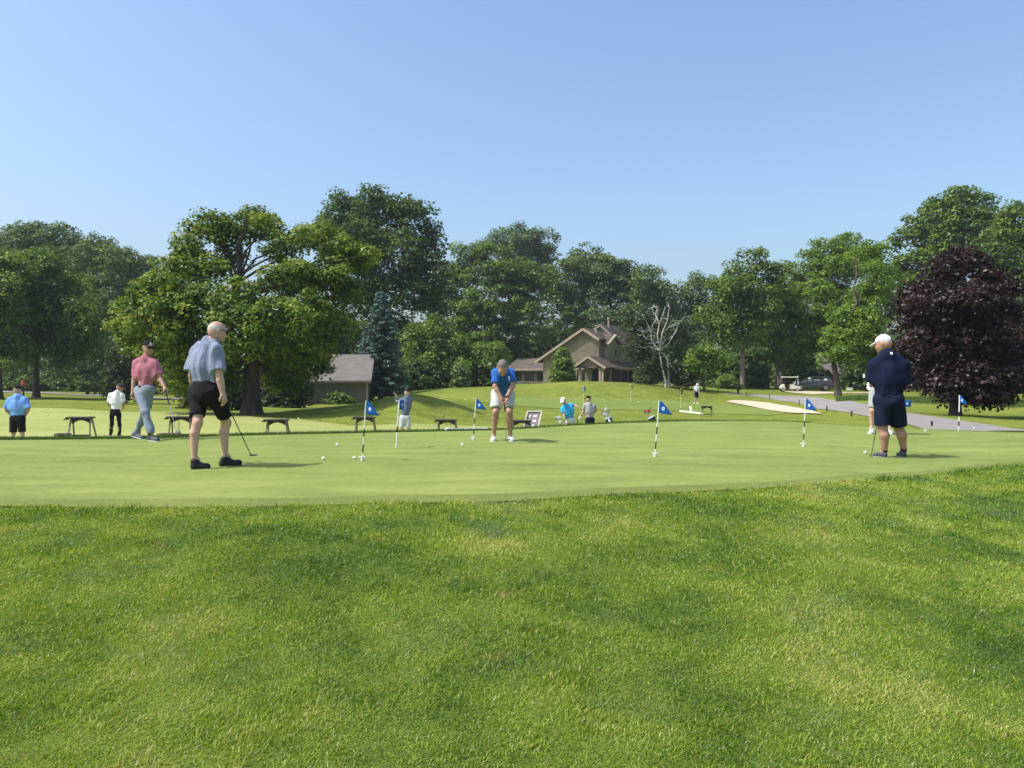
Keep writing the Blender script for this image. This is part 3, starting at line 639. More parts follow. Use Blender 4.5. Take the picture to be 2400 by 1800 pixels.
bush("leafy_shrub", "tall dark shrub filling the space right behind the oak trunk", 625, 68, 4.6, 5.0, 'dusk')
bush("leafy_shrub", "dark green shrub hiding the left corner of the shed", 712, 74, 4.2, 4.0, 'dark')
bush("leafy_shrub", "dark shrub left of the spruce foot, touching the mound", 905, 82, 4.0, 3.6, 'dark')
bush("leafy_shrub", "wide dark shrub between spruce and putting man", 985, 86, 5.5, 3.2, 'dark')
bush("leafy_shrub", "dark bush immediately left of the putting man", 1120, 92, 4.6, 3.8, 'dark')
GS = "pale shrubs beyond the left road"
for px, wd_, ht_, lb in ((20,6,2.2,"at the left edge of the photo"),(75,5,1.8,"behind the straight thin trunk"),(130,6,2.6,"right of the straight thin trunk"),(190,6,2.2,"left of the man in white shirt"),(240,5,2.0,"behind the man in white shirt")):
    bush("roadside_shrub", "pale leafy shrub beyond the far road, " + lb, px, 112, wd_, ht_, 'pale' if px < 150 else 'mid', GS)
# tall unmown grass under the maroon tree
NG = 42000
pg_ = RNG.uniform(1960, 2900, NG); Yg = RNG.uniform(54, 66, NG); Xg = (pg_ - 1200) * Yg / F
o_ = blades("tall_grass", Xg, Yg, RNG.uniform(.08, .42, NG) * (.4 + vnoise(Xg, Yg, .35, 8)), np.full(NG, .04), RNG.uniform(.1, .5, NG), leafmat("tall_grass_blade", [(.05,.09,.02), (.08,.13,.03), (.13,.18,.05)], .3, .3, .02), RNG.random(NG), seg2=False)
tag(o_, "band of tall unmown grass behind the maroon tree trunk", "grass", kind='stuff')
# low leaves closing the far wood at ground level
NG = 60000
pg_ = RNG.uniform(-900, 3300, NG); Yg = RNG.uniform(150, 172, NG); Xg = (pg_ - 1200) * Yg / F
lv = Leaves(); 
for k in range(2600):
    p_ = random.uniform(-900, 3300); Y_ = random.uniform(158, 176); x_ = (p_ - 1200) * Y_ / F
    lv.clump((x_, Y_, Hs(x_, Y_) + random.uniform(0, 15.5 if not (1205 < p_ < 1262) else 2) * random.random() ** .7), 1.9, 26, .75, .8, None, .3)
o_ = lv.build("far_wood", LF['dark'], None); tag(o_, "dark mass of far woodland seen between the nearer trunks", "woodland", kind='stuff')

bush("leafy_shrub", "tall dark shrub hiding the low house left of the stout pale trunk", 1752, 98, 6.0, 4.4, 'dark', n=12)
bush("leafy_shrub", "mid green shrub below the crooked bare boughs, left of the leaning post", 1690, 99, 4.4, 3.4, 'mid', n=11)
bush("leafy_shrub", "dark shrub between the stout pale trunk and the parked golf cart", 1862, 103, 6.0, 4.0, 'dark', n=12)
bush("leafy_shrub", "dark shrub right of the twin trunk, behind the heavy man's cap", 2030, 92, 6.0, 4.4, 'dark', n=12)
# ================================================================ people (signed-distance bodies meshed with surface nets)
def smin(a, b, k):
    h = np.clip(.5 + .5 * (b - a) / k, 0, 1); return b * (1 - h) + a * h - k * h * (1 - h)
class Field:
    def __init__(s, lo, hi, h):
        s.h = h; s.lo = np.array(lo, float); n = np.ceil((np.array(hi) - s.lo) / h).astype(int) + 1
        s.ax = [s.lo[i] + h * np.arange(n[i]) for i in range(3)]; s.D = np.full(n, .25, dtype=np.float32)
    def win(s, lo, hi):
        sl = []
        for i in range(3):
            a = int(np.clip(math.floor((lo[i] - s.lo[i]) / s.h), 0, len(s.ax[i]))); b = int(np.clip(math.ceil((hi[i] - s.lo[i]) / s.h) + 1, 0, len(s.ax[i]))); sl.append(slice(a, b))
        X, Y, Z = np.meshgrid(s.ax[0][sl[0]], s.ax[1][sl[1]], s.ax[2][sl[2]], indexing='ij')
        return tuple(sl), np.stack([X, Y, Z], -1)
    def put(s, fn, lo, hi, k=.02, cuts=(), sub=False):
        m = k + .03; sl, Pn = s.win(np.array(lo) - m, np.array(hi) + m)
        if Pn.size == 0: return
        d = fn(Pn)
        for c, nrm in cuts:
            d = np.maximum(d, ((Pn - np.array(c)) @ np.array(nrm)))
        if sub: s.D[sl] = np.maximum(s.D[sl], -d)
        else: s.D[sl] = smin(s.D[sl], d, k)
    def cone(s, a, b, ra, rb, k=.02, wax=None, flat=1.0, cuts=(), sub=False):
        """tapered capsule; across the axis it is 'flat' times wider along wax"""
        a = np.array(a, float); b = np.array(b, float); ab = b - a; L2 = ab @ ab + 1e-9
        if wax is not None: wax = np.array(wax, float); wax = wax / np.linalg.norm(wax)
        R = max(ra, rb) * max(flat, 1)
        def fn(p):
            q = p - a; t = np.clip((q @ ab) / L2, 0, 1); e = q - t[..., None] * ab
            if wax is not None: w_ = e @ wax; e = e - (w_ * (1 - 1 / flat))[..., None] * wax
            return np.sqrt((e * e).sum(-1)) - (ra + (rb - ra) * t)
        s.put(fn, np.minimum(a, b) - R, np.maximum(a, b) + R, k, cuts, sub)
    def ell(s, c, M, r, k=.02, cuts=(), sub=False):
        c = np.array(c, float); M = np.array(M, float); r = np.array(r, float); R = r.max()
        def fn(p):
            q = ((p - c) @ M.T) / r; l = np.sqrt((q * q).sum(-1)); return (l - 1) * r.min() * .6 + (l - 1) * R * .4 * (l < 1)
        s.put(fn, c - R, c + R, k, cuts, sub)
    def wrinkle(s, amp, f=(34, 30, 9), seed=0):
        X, Y, Z = np.meshgrid(*s.ax, indexing='ij'); r = random.Random(seed)
        m = np.abs(s.D) < .05; x = X[m]; y = Y[m]; z = Z[m]; w_ = 0
        for i in range(4):
            v_ = np.sin(x * f[0] * r.uniform(.6, 1.4) + y * f[1] * r.uniform(-1, 1) + z * f[2] * r.uniform(-1.0, 1.0) + r.uniform(0, 6) + .9*np.sin(z * 9 + i)); w_ = w_ + np.sign(v_) * np.abs(v_) ** 1.6 * (1 if i % 2 else .8)
        s.D[m] += (amp * w_ / 1.7).astype(np.float32)
    def mesh(s):
        D = s.D; D[0] = D[-1] = .1; D[:, 0] = D[:, -1] = .1; D[:, :, 0] = D[:, :, -1] = .1
        I = D < 0; nx, ny, nz = D.shape; acc = np.zeros((nx-1, ny-1, nz-1, 3), np.float32); cnt = np.zeros((nx-1, ny-1, nz-1), np.float32)
        for axis in range(3):
            sa = [slice(None)]*3; sb = [slice(None)]*3; sa[axis] = slice(0, -1); sb[axis] = slice(1, None)
            a = D[tuple(sa)]; b = D[tuple(sb)]; cr = (a < 0) != (b < 0); t = np.where(cr, a / np.where(cr, a - b, 1), 0)
            o = [i for i in range(3) if i != axis]
            for d1 in (0, 1):
                for d2 in (0, 1):
                    sl = [None]*3; sl[axis] = slice(None); sl[o[0]] = slice(d1, d1 + D.shape[o[0]] - 1); sl[o[1]] = slice(d2, d2 + D.shape[o[1]] - 1)
                    c_ = cr[tuple(sl)]; t_ = t[tuple(sl)]
                    cnt += c_; acc[..., axis] += t_ * c_; acc[..., o[0]] += d1 * c_; acc[..., o[1]] += d2 * c_
        act = cnt > 0; idx = np.full(act.shape, -1, int); idx[act] = np.arange(act.sum())
        ci = np.argwhere(act); V = (acc[act] / cnt[act][:, None] + ci) * s.h + s.lo
        Fs = []
        for axis in range(3):
            sa = [slice(1, -1)]*3; sb = [slice(1, -1)]*3; sa[axis] = slice(0, -1); sb[axis] = slice(1, None)
            a = I[tuple(sa)]; b = I[tuple(sb)]; cr = np.argwhere(a != b)
            if len(cr) == 0: continue
            inside = a[tuple(cr.T)]; base = cr.copy()
            for i in range(3):
                if i != axis: base[:, i] += 1
            o1, o2 = [(1, 2), (2, 0), (0, 1)][axis]; e1 = np.zeros(3, int); e1[o1] = 1; e2 = np.zeros(3, int); e2[o2] = 1
            q = [idx[tuple((base + d).T)] for d in (-e1 - e2, -e2, 0 * e1, -e1)]
            q = np.stack(q, 1); q[~inside] = q[~inside][:, ::-1]; Fs.append(q)
        return V, np.concatenate(Fs)
def join(parts):
    Vs = []; Fs = []; n = 0
    for V, Fq in parts: Vs.append(V); Fs.append(Fq + n); n += len(V)
    return np.concatenate(Vs), np.concatenate(Fs)

def skin(name, c): return simple(name, c, .55, c2=tuple(x * .88 for x in c), scale=9, spec=.35)
def cloth(name, c, c2=None, scale=30, kind=None):
    m, n, o = newmat(name); b = n.nodes.new("ShaderNodeBsdfPrincipled"); b.inputs["Roughness"].default_value = .85; b.inputs["Specular IOR Level"].default_value = .15
    b.inputs["Sheen Weight"].default_value = 0
    tc = n.nodes.new("ShaderNodeTexCoord"); v = tc.outputs["Object"]; c2 = c2 or tuple(x * .85 for x in c)
    if kind == 'check':
        vo = n.nodes.new("ShaderNodeTexVoronoi"); vo.feature = 'DISTANCE_TO_EDGE'; vo.inputs["Scale"].default_value = scale; L(n, v, vo.inputs["Vector"])
        f = ramp(n, vo.outputs["Distance"], [(.04, (1,1,1)), (.12, (0,0,0))])
    elif kind == 'stripe':
        wv = n.nodes.new("ShaderNodeTexWave"); wv.bands_direction = 'Z'; wv.inputs["Scale"].default_value = scale; wv.inputs["Distortion"].default_value = .3; L(n, v, wv.inputs["Vector"]); f = wv.outputs["Fac"]
    else: f = noise(n, v, scale, 3)
    L(n, mixc(n, f, c, c2), b.inputs["Base Color"])
    bp = n.nodes.new("ShaderNodeBump"); bp.inputs["Strength"].default_value = .5; bp.inputs["Distance"].default_value = .03
    mp = n.nodes.new("ShaderNodeMapping"); mp.inputs["Scale"].default_value = (1, 1, .35); L(n, v, mp.inputs[0])
    L(n, noise(n, mp.outputs[0], 14, 3, .6), bp.inputs["Height"]); L(n, bp.outputs[0], b.inputs["Normal"])
    L(n, b.outputs[0], o.inputs[0]); return m
S_PALE = skin("skin_fair", (.56,.34,.25)); S_TAN = skin("skin_tanned", (.42,.23,.155)); S_MED = skin("skin_medium", (.48,.275,.19))
S_LEG = skin("skin_pale_leg", (.60,.42,.33))
C_BLACK = cloth("black_cloth", (.012,.012,.014)); C_NAVY = cloth("navy_cloth", (.006,.010,.028), (.008,.014,.036)); C_WHITE = cloth("white_cloth", (.78,.78,.78), (.7,.7,.72))
C_CAPW = cloth("white_cap", (.84,.84,.84), (.78,.78,.8)); C_SHOEW = simple("white_shoe", (.82,.82,.80), .6); C_SHOEB = simple("black_shoe", (.015,.015,.017), .6); C_SOLE = simple("grey_sole", (.10,.10,.11), .8)
C_SHOEG = simple("grey_silver_shoe", (.45,.46,.47), .5); C_SHOEDG = simple("dark_grey_shoe", (.07,.075,.085), .6); C_GLOVE = simple("white_glove", (.85,.85,.85), .7)
C_HAIRG = simple("grey_hair", (.20,.18,.16), .8, c2=(.12,.10,.09), scale=60); C_HAIRW = simple("white_hair", (.62,.58,.52), .8, c2=(.42,.38,.33), scale=50); C_HAIRD = simple("dark_hair", (.03,.022,.016), .7)
C_GLASS = simple("dark_lens", (.008,.008,.01), .15, spec=.6); M_LEATHER = simple("black_leather", (.015,.014,.014), .5)
M_STEEL = simple("steel_shaft", (.55,.58,.62), .25, metal=.9); M_GRAPH = simple("dark_shaft", (.05,.05,.055), .35, metal=.5); M_RUB = simple("rubber_grip", (.02,.02,.022), .8); M_CLUBH = simple("club_head_metal", (.30,.31,.33), .3, metal=.85)

def basis(fwd, up):
    f = Vector(fwd).normalized(); u = Vector(up); r = f.cross(u).normalized(); u = r.cross(f).normalized()
    return np.array([list(r), list(f), list(u)])      # rows: right, forward, up
def hand(parts, wrist, hd, palm_n, grip=.6, sc=1.0, h=.0042):
    """palm plus five separate fingers; hd direction of the palm, palm_n normal of the palm side; grip 0 flat .. 1 closed"""
    hd = Vector(hd).normalized(); n = Vector(palm_n); n = (n - hd * n.dot(hd)).normalized(); s = hd.cross(n).normalized(); wr = Vector(wrist)
    f = Field(list(wr - Vector((.17,.17,.17))), list(wr + Vector((.17,.17,.17))), h)
    pc = wr + hd * .05 * sc
    f.cone(wr - hd * .025, wr + hd * .02 * sc, .026 * sc, .027 * sc, .012, s, 1.15)
    f.cone(wr + hd * .02 * sc, wr + hd * .075 * sc, .0165 * sc, .014 * sc, .012, s, 2.3)
    for i, (o, ln) in enumerate(((-.029, .072), (-.010, .082), (.010, .077), (.028, .060))):
        b = wr + hd * (.088 - .004 * abs(i - 1)) * sc + s * o * sc; r = .0088 * sc; d = hd; p = b
        for j, fr in enumerate((.45, .30, .25)):
            ang = grip * (1.15, 1.35, .9)[j] * (1 + .06 * i); d = (d * math.cos(ang) + n * math.sin(ang)).normalized(); 
            nn = (n * math.cos(ang) - hd * math.sin(ang)) if j == 0 else nn * math.cos(ang) - dprev * math.sin(ang)
            q = p + d * ln * fr * sc; f.cone(p, q, r, r * .92, .004); p = q; r *= .92; dprev = d; n_s = nn
            hd_, n = (d, n)
        n = Vector(palm_n); n = (n - hd * n.dot(hd)).normalized()
    tb = wr + hd * .03 * sc - s * .026 * sc; t1 = tb + (hd * .6 - s * .55 + n * .35).normalized() * .036 * sc; t2 = t1 + (hd * .8 + s * .1 * grip + n * (.3 + .5 * grip)).normalized() * .030 * sc
    f.cone(tb, t1, .0135 * sc, .011 * sc, .01); f.cone(t1, t2, .0105 * sc, .009 * sc, .005)
    parts.append(f.mesh())
def head_mesh(c, fwd, up, sc=1.0, h=.0048):
    B = basis(fwd, up); r, f_, u = [Vector(B[i]) for i in range(3)]; c = Vector(c)
    def p(x, y, z): return c + (r * x + f_ * y + u * z) * sc
    F_ = Field(list(c - Vector((.19,.19,.21))), list(c + Vector((.19,.19,.21))), h)
    def e(x, y, z, rx, ry, rz, k=.02, sub=False): F_.ell(p(x, y, z), B, np.array([rx, ry, rz]) * sc, k, (), sub)
    e(0, -.012, .028, .077, .097, .088); e(0, .03, -.02, .064, .072, .085, .03); e(0, .052, -.075, .044, .045, .036, .03); e(0, -.03, -.03, .066, .07, .06, .03)
    for s in (-1, 1):
        e(s*.033, .098, .012, .017, .012, .012, .008, True); e(s*.036, .07, -.028, .026, .028, .022, .02)   # sockets, cheeks
        e(s*.080, -.010, -.006, .013, .023, .033, .006); e(s*.032, .084, .010, .0125, .0125, .0125, .003)        # ears, eyes
    F_.cone(p(0, .094, .012), p(0, .118, -.028), .009 * sc, .0135 * sc, .012)
    e(0, .098, .036, .05, .012, .010, .015); e(0, .086, -.056, .024, .010, .009, .01); e(0, .100, -.0555, .024, .010, .0022, .002, True); e(0, .085, -.092, .022, .018, .016, .015)
    return F_.mesh()
def person(sp):
    """sp: a dict of photo columns/rows and depth offsets for each joint; everything lands in metres at depth Y"""
    Y = sp['Y']; J = {k: (P(v[0], v[1], Y + (v[2] if len(v) > 2 else 0))) for k, v in sp['j'].items()}
    mid = (J['hpL'] + J['hpR']) / 2; O = Vector((mid.x, Y, Hs(mid.x, Y))); h = sp.get('h', .009); fat = sp.get('fat', 1.0); sc = sp.get('sc', 1.0)
    J = {k: v - O for k, v in J.items()}
    for s in 'LR':
        for q in ('he', 'to'):
            v = J[q + s]; J[q + s] = Vector((v.x, v.y, Hs(v.x + O.x, v.y + O.y) - O.z + sp.get('lift', {}).get(q + s, 0) + .035))
    shm = (J['shL'] + J['shR']) / 2; hpm = (J['hpL'] + J['hpR']) / 2; wax = (J['shR'] - J['shL']).normalized(); hwx = (J['hpR'] - J['hpL']).normalized()
    spine = (shm - hpm).normalized(); fwd = Vector(sp['fwd']).normalized()
    allp = list(J.values()); lo = Vector([min(p[i] for p in allp) - .22 for i in range(3)]); hi = Vector([max(p[i] for p in allp) + .22 for i in range(3)])
    shw = (J['shR'] - J['shL']).length
    # ---- body: neck, arms, legs, a core hidden under the clothes; head and hands meshed finer and joined on
    b = Field(lo, hi, h); hc = J['head']; nk = J['neck']; hup = Vector(sp.get('hup', (0, 0, 1))).normalized(); hf = Vector(sp.get('hfwd', sp['fwd'])).normalized()
    skl = hc - hup * .045 * sc - hf * .015
    b.cone(nk - spine * .05, skl, .062 * sc, .055 * sc, .03)
    chest = shm - spine * .14; b.cone(chest, hpm + spine * .1, .085, .09, .05, wax, 1.35)
    for s in 'LR':
        a_, e_, w_ = J['sh' + s], J['el' + s], J['wr' + s]; m = sp.get('arm', 1.0)
        ea = e_; dirf = (w_ - e_); c1 = e_ + dirf * .25
        b.cone(a_ + (e_ - a_) * .15, e_, .042 * m, .040 * m, .02); b.cone(e_, c1, .039 * m, .042 * m, .015); b.cone(c1, w_, .042 * m, .027 * m, .012, sp.get('fwd'), 1.1)
        b.cone(shm - spine * .06, a_ - spine * .03, .036, .034, .02)
        hp, kn, an = J['hp' + s], J['kn' + s], J['an' + s]; m = sp.get('leg', 1.0) * (.72 if sp.get('pant', .72) > 1.05 else 1)
        b.cone(hp, kn, .085 * m, .056 * m, .03); cb = kn + (an - kn) * .3 - fwd * .022; b.cone(kn, cb, .052 * m, .058 * m, .025); b.cone(cb, an, .057 * m, .034 * m, .02)
        b.cone(kn + fwd * .012, kn + fwd * .012 + (an - kn) * .08, .048 * m, .045 * m, .02)
        b.cone(an, an + (J['to' + s] - J['he' + s]).normalized() * .05 + Vector((0, 0, -.03)), .033, .022, .02)
    parts = [b.mesh(), head_mesh(hc, hf, hup, sc, sp.get('hh', .0055))]
    for s in 'LR':
        w_, e_ = J['wr' + s], J['el' + s]; hd = sp.get('hd' + s); hd = Vector(hd) if hd else (w_ - e_).normalized()
        if not sp.get('glove' + s): hand(parts, w_, hd, sp.get('pn' + s, tuple(-wax if s == 'R' else wax)), sp.get('grip' + s, .5), sp.get('hsc', 1.05), sp.get('hh', .0055))
    Vv, Fq = join(parts); root = mesh_np("person", Vv, Fq, sp['skin'], None, True, O)
    tag(root, sp['label'], "person", sp.get('group')); 
    for s in 'LR':
        if sp.get('glove' + s):
            gp = []; hand(gp, J['wr' + s], (J['wr' + s] - J['el' + s]), tuple(-wax if s == 'R' else wax), sp.get('grip' + s, .6), 1.12, .0055); mesh_np("glove", gp[0][0], gp[0][1], C_GLOVE, root, True)
    # ---- shirt
    hem = hpm + spine * sp.get('hem', .08); f = Field(lo, hi, h); w1 = shw * .5
    R1 = .100 * fat; fl = w1 / R1 * .93
    f.cone(shm - spine * .10, hpm + spine * .30, R1, R1 * sp.get('belly', 1.0), .05, wax, fl)
    f.cone(hpm + spine * .32 + fwd * sp.get('bellyf', 0.0), hem + spine * .02, R1 * sp.get('belly', 1.0) * 1.02, R1 * sp.get('hipr', 1.0), .06, (wax + hwx).normalized(), fl * sp.get('hipf', .92), cuts=[(hem, -spine)])
    f.cone(shm - spine * .085, shm - spine * .24, .088 * fat, .094 * fat, .05, wax, (w1 + .035) / (.09 * fat))
    for s in 'LR': f.cone(nk - spine * .03, J['sh' + s] - spine * .012, .070 * fat ** .5, .060 * fat ** .5, .06)
    f.cone(nk - spine * .07, shm - spine * .12, .085 * fat ** .5, .10 * fat ** .5, .06)
    f.cone(nk - spine * .05, nk - spine * .004, .086 * sc, .066 * sc, .04, cuts=[(nk + spine * .012, spine)])
    f.cone(nk - spine * .02 - fwd * .004, nk + spine * .015 - fwd * .006, .070 * sc, .068 * sc, .008, cuts=[(nk + spine * .016 - fwd * .0, (spine + fwd * .25).normalized())])
    for s in 'LR':
        a_, e_, w_ = J['sh' + s], J['el' + s], J['wr' + s]; sl = sp.get('sleeve', .72); m = sp.get('arm', 1.0); 
        if sl > 1: 
            f.cone(a_, e_, .062 * m, .050 * m, .03); en = e_ + (w_ - e_) * (sl - 1); f.cone(e_, en, .050 * m, .036 * m, .03, cuts=[(en, (en - e_).normalized())])
        else:
            en = a_ + (e_ - a_) * sl; f.cone(a_, a_ + (e_ - a_) * (sl + .15), .056 * m, .074 * m * sp.get('slw', 1.0), .05, cuts=[(en, (e_ - a_).normalized())])
    f.wrinkle(sp.get('wr', .0055), seed=sp.get('seed', 1))
    Vs, Fs_ = f.mesh(); mesh_np("shirt", Vs, Fs_, sp['shirt'], root, True)
    # ---- belt
    f = Field(hpm - Vector((.4,.4,.3)), hpm + Vector((.4,.4,.35)), h)
    f.cone(hem + spine * .05, hem - spine * .05, R1 * sp.get('hipr', 1) * .97, R1 * sp.get('hipr', 1) * .97, .03, hwx, fl * sp.get('hipf', .92), cuts=[(hem - spine * .035, -spine), (hem + spine * .01, spine)])
    Vb, Fb = f.mesh(); 
    if len(Vb): mesh_np("belt", Vb, Fb, sp.get('beltm', M_LEATHER), root, True)
    # ---- shorts or trousers
    f = Field(lo, hi, h); top = hem - spine * .012
    f.cone(top, hpm - spine * .02, R1 * sp.get('hipr', 1) * .98, R1 * sp.get('hipr', 1) * 1.08, .05, hwx, fl * sp.get('hipf', .92) * .98, cuts=[(top, spine)])
    pr = sp.get('pant', .72)
    for s in 'LR':
        hp, kn, an = J['hp' + s], J['kn' + s], J['an' + s]; m = sp.get('leg', 1.0) * sp.get('pw', 1.0); side = hwx * (-.03 if s == 'L' else .03) * 0
        hp2 = hp - fwd * .015
        if pr <= 1.05:
            en = hp + (kn - hp) * pr; f.cone(hp2, hp + (kn - hp) * (pr + .12), .108 * m, .092 * m * sp.get('hemw', 1.0), .035, cuts=[(en, (kn - hp).normalized())])
        else:
            f.cone(hp2, kn, .105 * m, .072 * m, .035); en = an + (an - kn).normalized() * .02; f.cone(kn, an + (an - kn) * .1, .072 * m, .060 * m, .03, cuts=[(en, (an - kn).normalized())])
    f.wrinkle(sp.get('wr', .0055) * (1.5 if pr > 1.05 else 1.0), (18, 16, 26 if pr > 1.05 else 14), seed=sp.get('seed', 1) + 9)
    Vs, Fs_ = f.mesh(); mesh_np("trousers" if pr > 1.05 else "shorts", Vs, Fs_, sp['pantm'], root, True)
    # ---- shoes and socks
    for s in 'LR':
        he, to, an = J['he' + s], J['to' + s], J['an' + s]; d = (to - he); d.z = 0; d.normalize(); sd = Vector((-d.y, d.x, 0)); gz = min(he.z, to.z) - .035
        f = Field(Vector((min(he.x,to.x,an.x)-.1, min(he.y,to.y,an.y)-.1, gz-.02)), Vector((max(he.x,to.x,an.x)+.1, max(he.y,to.y,an.y)+.1, max(an.z, gz + .1) + .06)), .0065 if h < .01 else .009)
        a = he + d * .035; t = to - d * .045; up = (t - a).cross(sd).normalized(); up = up if up.z > 0 else -up; up = Vector((0,0,1)) * .3 + up * .7; up.normalize()
        f.cone(a, t, .038, .043, .02, sd, 1.05, cuts=[(a - up * .030, -up)]); f.cone(a + up * .02, an + Vector((0,0,.0)), .040, .041, .03, cuts=[(an - Vector((0, 0, .028)), Vector((0,0,1)))])
        f.cone(an - Vector((0,0,.055)) + d * .02, a + (t - a) * .62 + up * .008, .038, .030, .03, cuts=[(an - Vector((0, 0, .022)), Vector((0,0,1)))])
        Vs, Fs_ = f.mesh(); sh = mesh_np("shoe", Vs, Fs_, sp['shoem'][0], root, True)
        f = Field(Vector((min(a.x,t.x)-.1, min(a.y,t.y)-.1, gz-.03)), Vector((max(a.x,t.x)+.1, max(a.y,t.y)+.1, gz + .16)), .0065 if h < .01 else .009)
        f.cone(a, t, .044, .048, .01, sd, 1.06, cuts=[(a - up * .014, up), (a - up * .036, -up)]); Vs, Fs_ = f.mesh()
        if len(Vs): mesh_np("sole", Vs, Fs_, sp['shoem'][1], sh, True)
        if len(sp['shoem']) > 2:
            f = Field(an - Vector((.1,.1,.05)), an + Vector((.1,.1,.14)), .008); k_ = (J['kn' + s] - an).normalized()
            f.cone(an, an + k_ * .07, .044, .045, .01, cuts=[(an + k_ * .05, k_)]); Vs, Fs_ = f.mesh(); mesh_np("sock", Vs, Fs_, sp['shoem'][2], root, True)
    # ---- head gear
    B = basis(hf, hup); r_, f_, u_ = [Vector(B[i]) for i in range(3)]
    def hp_(x, y, z): return hc + (r_ * x + f_ * y + u_ * z) * sc
    hat = sp.get('hat')
    if hat:
        f = Field(hc - Vector((.16,.16,.16)), hc + Vector((.16,.16,.2)), .0055); 
        f.ell(hp_(0, -.010, .034), B, np.array([.087, .107, .098]) * sc, .01, [(hp_(0, 0, .036), tuple(-(u_ + f_ * -.12).normalized()))]); f.cone(hp_(0, -.01, .128), hp_(0, -.01, .134), .008, .007, .004)
        Vs, Fs_ = f.mesh(); hb_ = mesh_np("cap", Vs, Fs_, hat, root, True)
        f = Field(hc - Vector((.26,.26,.2)), hc + Vector((.26,.26,.2)), .0055)
        f.ell(hp_(0, .085, .036), basis(f_ - u_ * .16, u_), np.array([.080, .100, .014]) * sc, .01, [(hp_(0, .068, 0), tuple(-f_))]); Vs, Fs_ = f.mesh(); mesh_np("brim", Vs, Fs_, sp.get('brimm', hat), hb_, True)
        for bd in sp.get('badge', []):
            mb = MB(); q = hp_(*bd[:3]); mb.box((-bd[3]/2, -.004, -bd[3]/2), (bd[3]/2, .004, bd[3]/2), Matrix.Translation(q) @ Vector(bd[4]).to_track_quat('Y', 'Z').to_matrix().to_4x4()); mb.build("badge", C_WHITE, hb_, bevel=.002)
    if sp.get('hair'):
        f = Field(hc - Vector((.15,.15,.17)), hc + Vector((.15,.15,.17)), .0055); kind = sp.get('hairk', 'full')
        if kind == 'full': f.ell(hp_(0, -.016, .034), B, np.array([.082, .101, .092]) * sc, .01, [(hp_(0, .035, .045), tuple((f_ - u_ * .75).normalized()))])
        else: f.ell(hp_(0, -.014, .018), B, np.array([.084, .104, .094]) * sc, .01, [(hp_(0, .012, .03), tuple(f_)), (hp_(0, 0, sp.get('hairz', .05)), tuple(u_)), (hp_(0, 0, -.06), tuple(-u_))])
        Vs, Fs_ = f.mesh()
        if len(Vs): mesh_np("hair", Vs, Fs_, sp['hair'], root, True)
    if sp.get('glasses'):
        mb = MB(); M = Matrix(((r_.x, f_.x, u_.x, hc.x), (r_.y, f_.y, u_.y, hc.y), (r_.z, f_.z, u_.z, hc.z), (0,0,0,1)))
        for s in (-1, 1):
            mb.prism([(s*.033-.028, -.006), (s*.033-.018, -.018), (s*.033+.018, -.018), (s*.033+.028, -.006), (s*.033+.026, .018), (s*.033-.026, .018)], .112, .118, M)
            mb.box((s*.080-.003, -.02, .010), (s*.080+.003, .115, .020), M)
        mb.box((-.08, .108, .012), (.08, .114, .020), M); mb.build("sunglasses", C_GLASS, root)
    for e in sp.get('patch', []):     # small marks on the shirt
        mb = MB(); q = P(e[0], e[1], Y + e[2]) - O
        for (dx, dz, wx, wz) in e[5]: mb.box((dx - wx/2, -.004, dz - wz/2), (dx + wx/2, .006, dz + wz/2), Matrix.Translation(q) @ Vector(e[3]).to_track_quat('-Y', 'Z').to_matrix().to_4x4())
        mb.build(e[6], e[4], root)
    return root, J, O
def club(top, grip_end, hosel, headv, label, cat="golf club", name="golf_putter", shaftm=None, gripm=None, iron=False, curve=0.0, hm=None):
    """top..hosel the shaft line, grip_end where the grip stops, headv vector along the head"""
    top, grip_end, hosel = Vector(top), Vector(grip_end), Vector(hosel); O = hosel.copy(); T = thing(name, O, label, cat)
    mid = grip_end.lerp(hosel, .5) + Vector((curve, 0, 0))
    MB().tube([top - O, grip_end - O], [.0145, .0105], 10).build("grip", gripm or M_RUB, T, True)
    MB().tube([grip_end - O, mid - O, Vector((0, 0, 0))], [.0072, .006, .0052], 8).build("shaft", shaftm or M_STEEL, T, True)
    hv = Vector(headv); d = hv.normalized(); mb = MB()
    if iron:
        s = Vector((0, 1, 0)); mb.tube([Vector((0,0,.03)), Vector((0,0,-.01))], [.008,.009], 8); mb.add([Vector((0,-.008,0)), hv*.5+Vector((0,-.008,-.01)), hv+Vector((0,-.008,.035)), Vector((0,-.008,.03)), Vector((0,.010,-.008)), hv*.5+Vector((0,.012,-.02)), hv+Vector((0,.008,.03)), Vector((0,.004,.03))], [(0,1,2,3),(7,6,5,4),(0,4,5,1),(1,5,6,2),(2,6,7,3),(3,7,4,0)])
    else:
        mb.beam(Vector((0,0,-.004)) - d * .02, hv * 1.0 + Vector((0,0,-.004)), .022, .022); mb.tube([Vector((0,0,.02)), Vector((0,0,-.004))], [.007,.008], 8)
        mb.beam(hv * .25 + Vector((0, .02, -.006)), hv * .85 + Vector((0, .02, -.006)), .04, .012)
    mb.build("head", hm or M_CLUBH, T, bevel=.003)
    return T
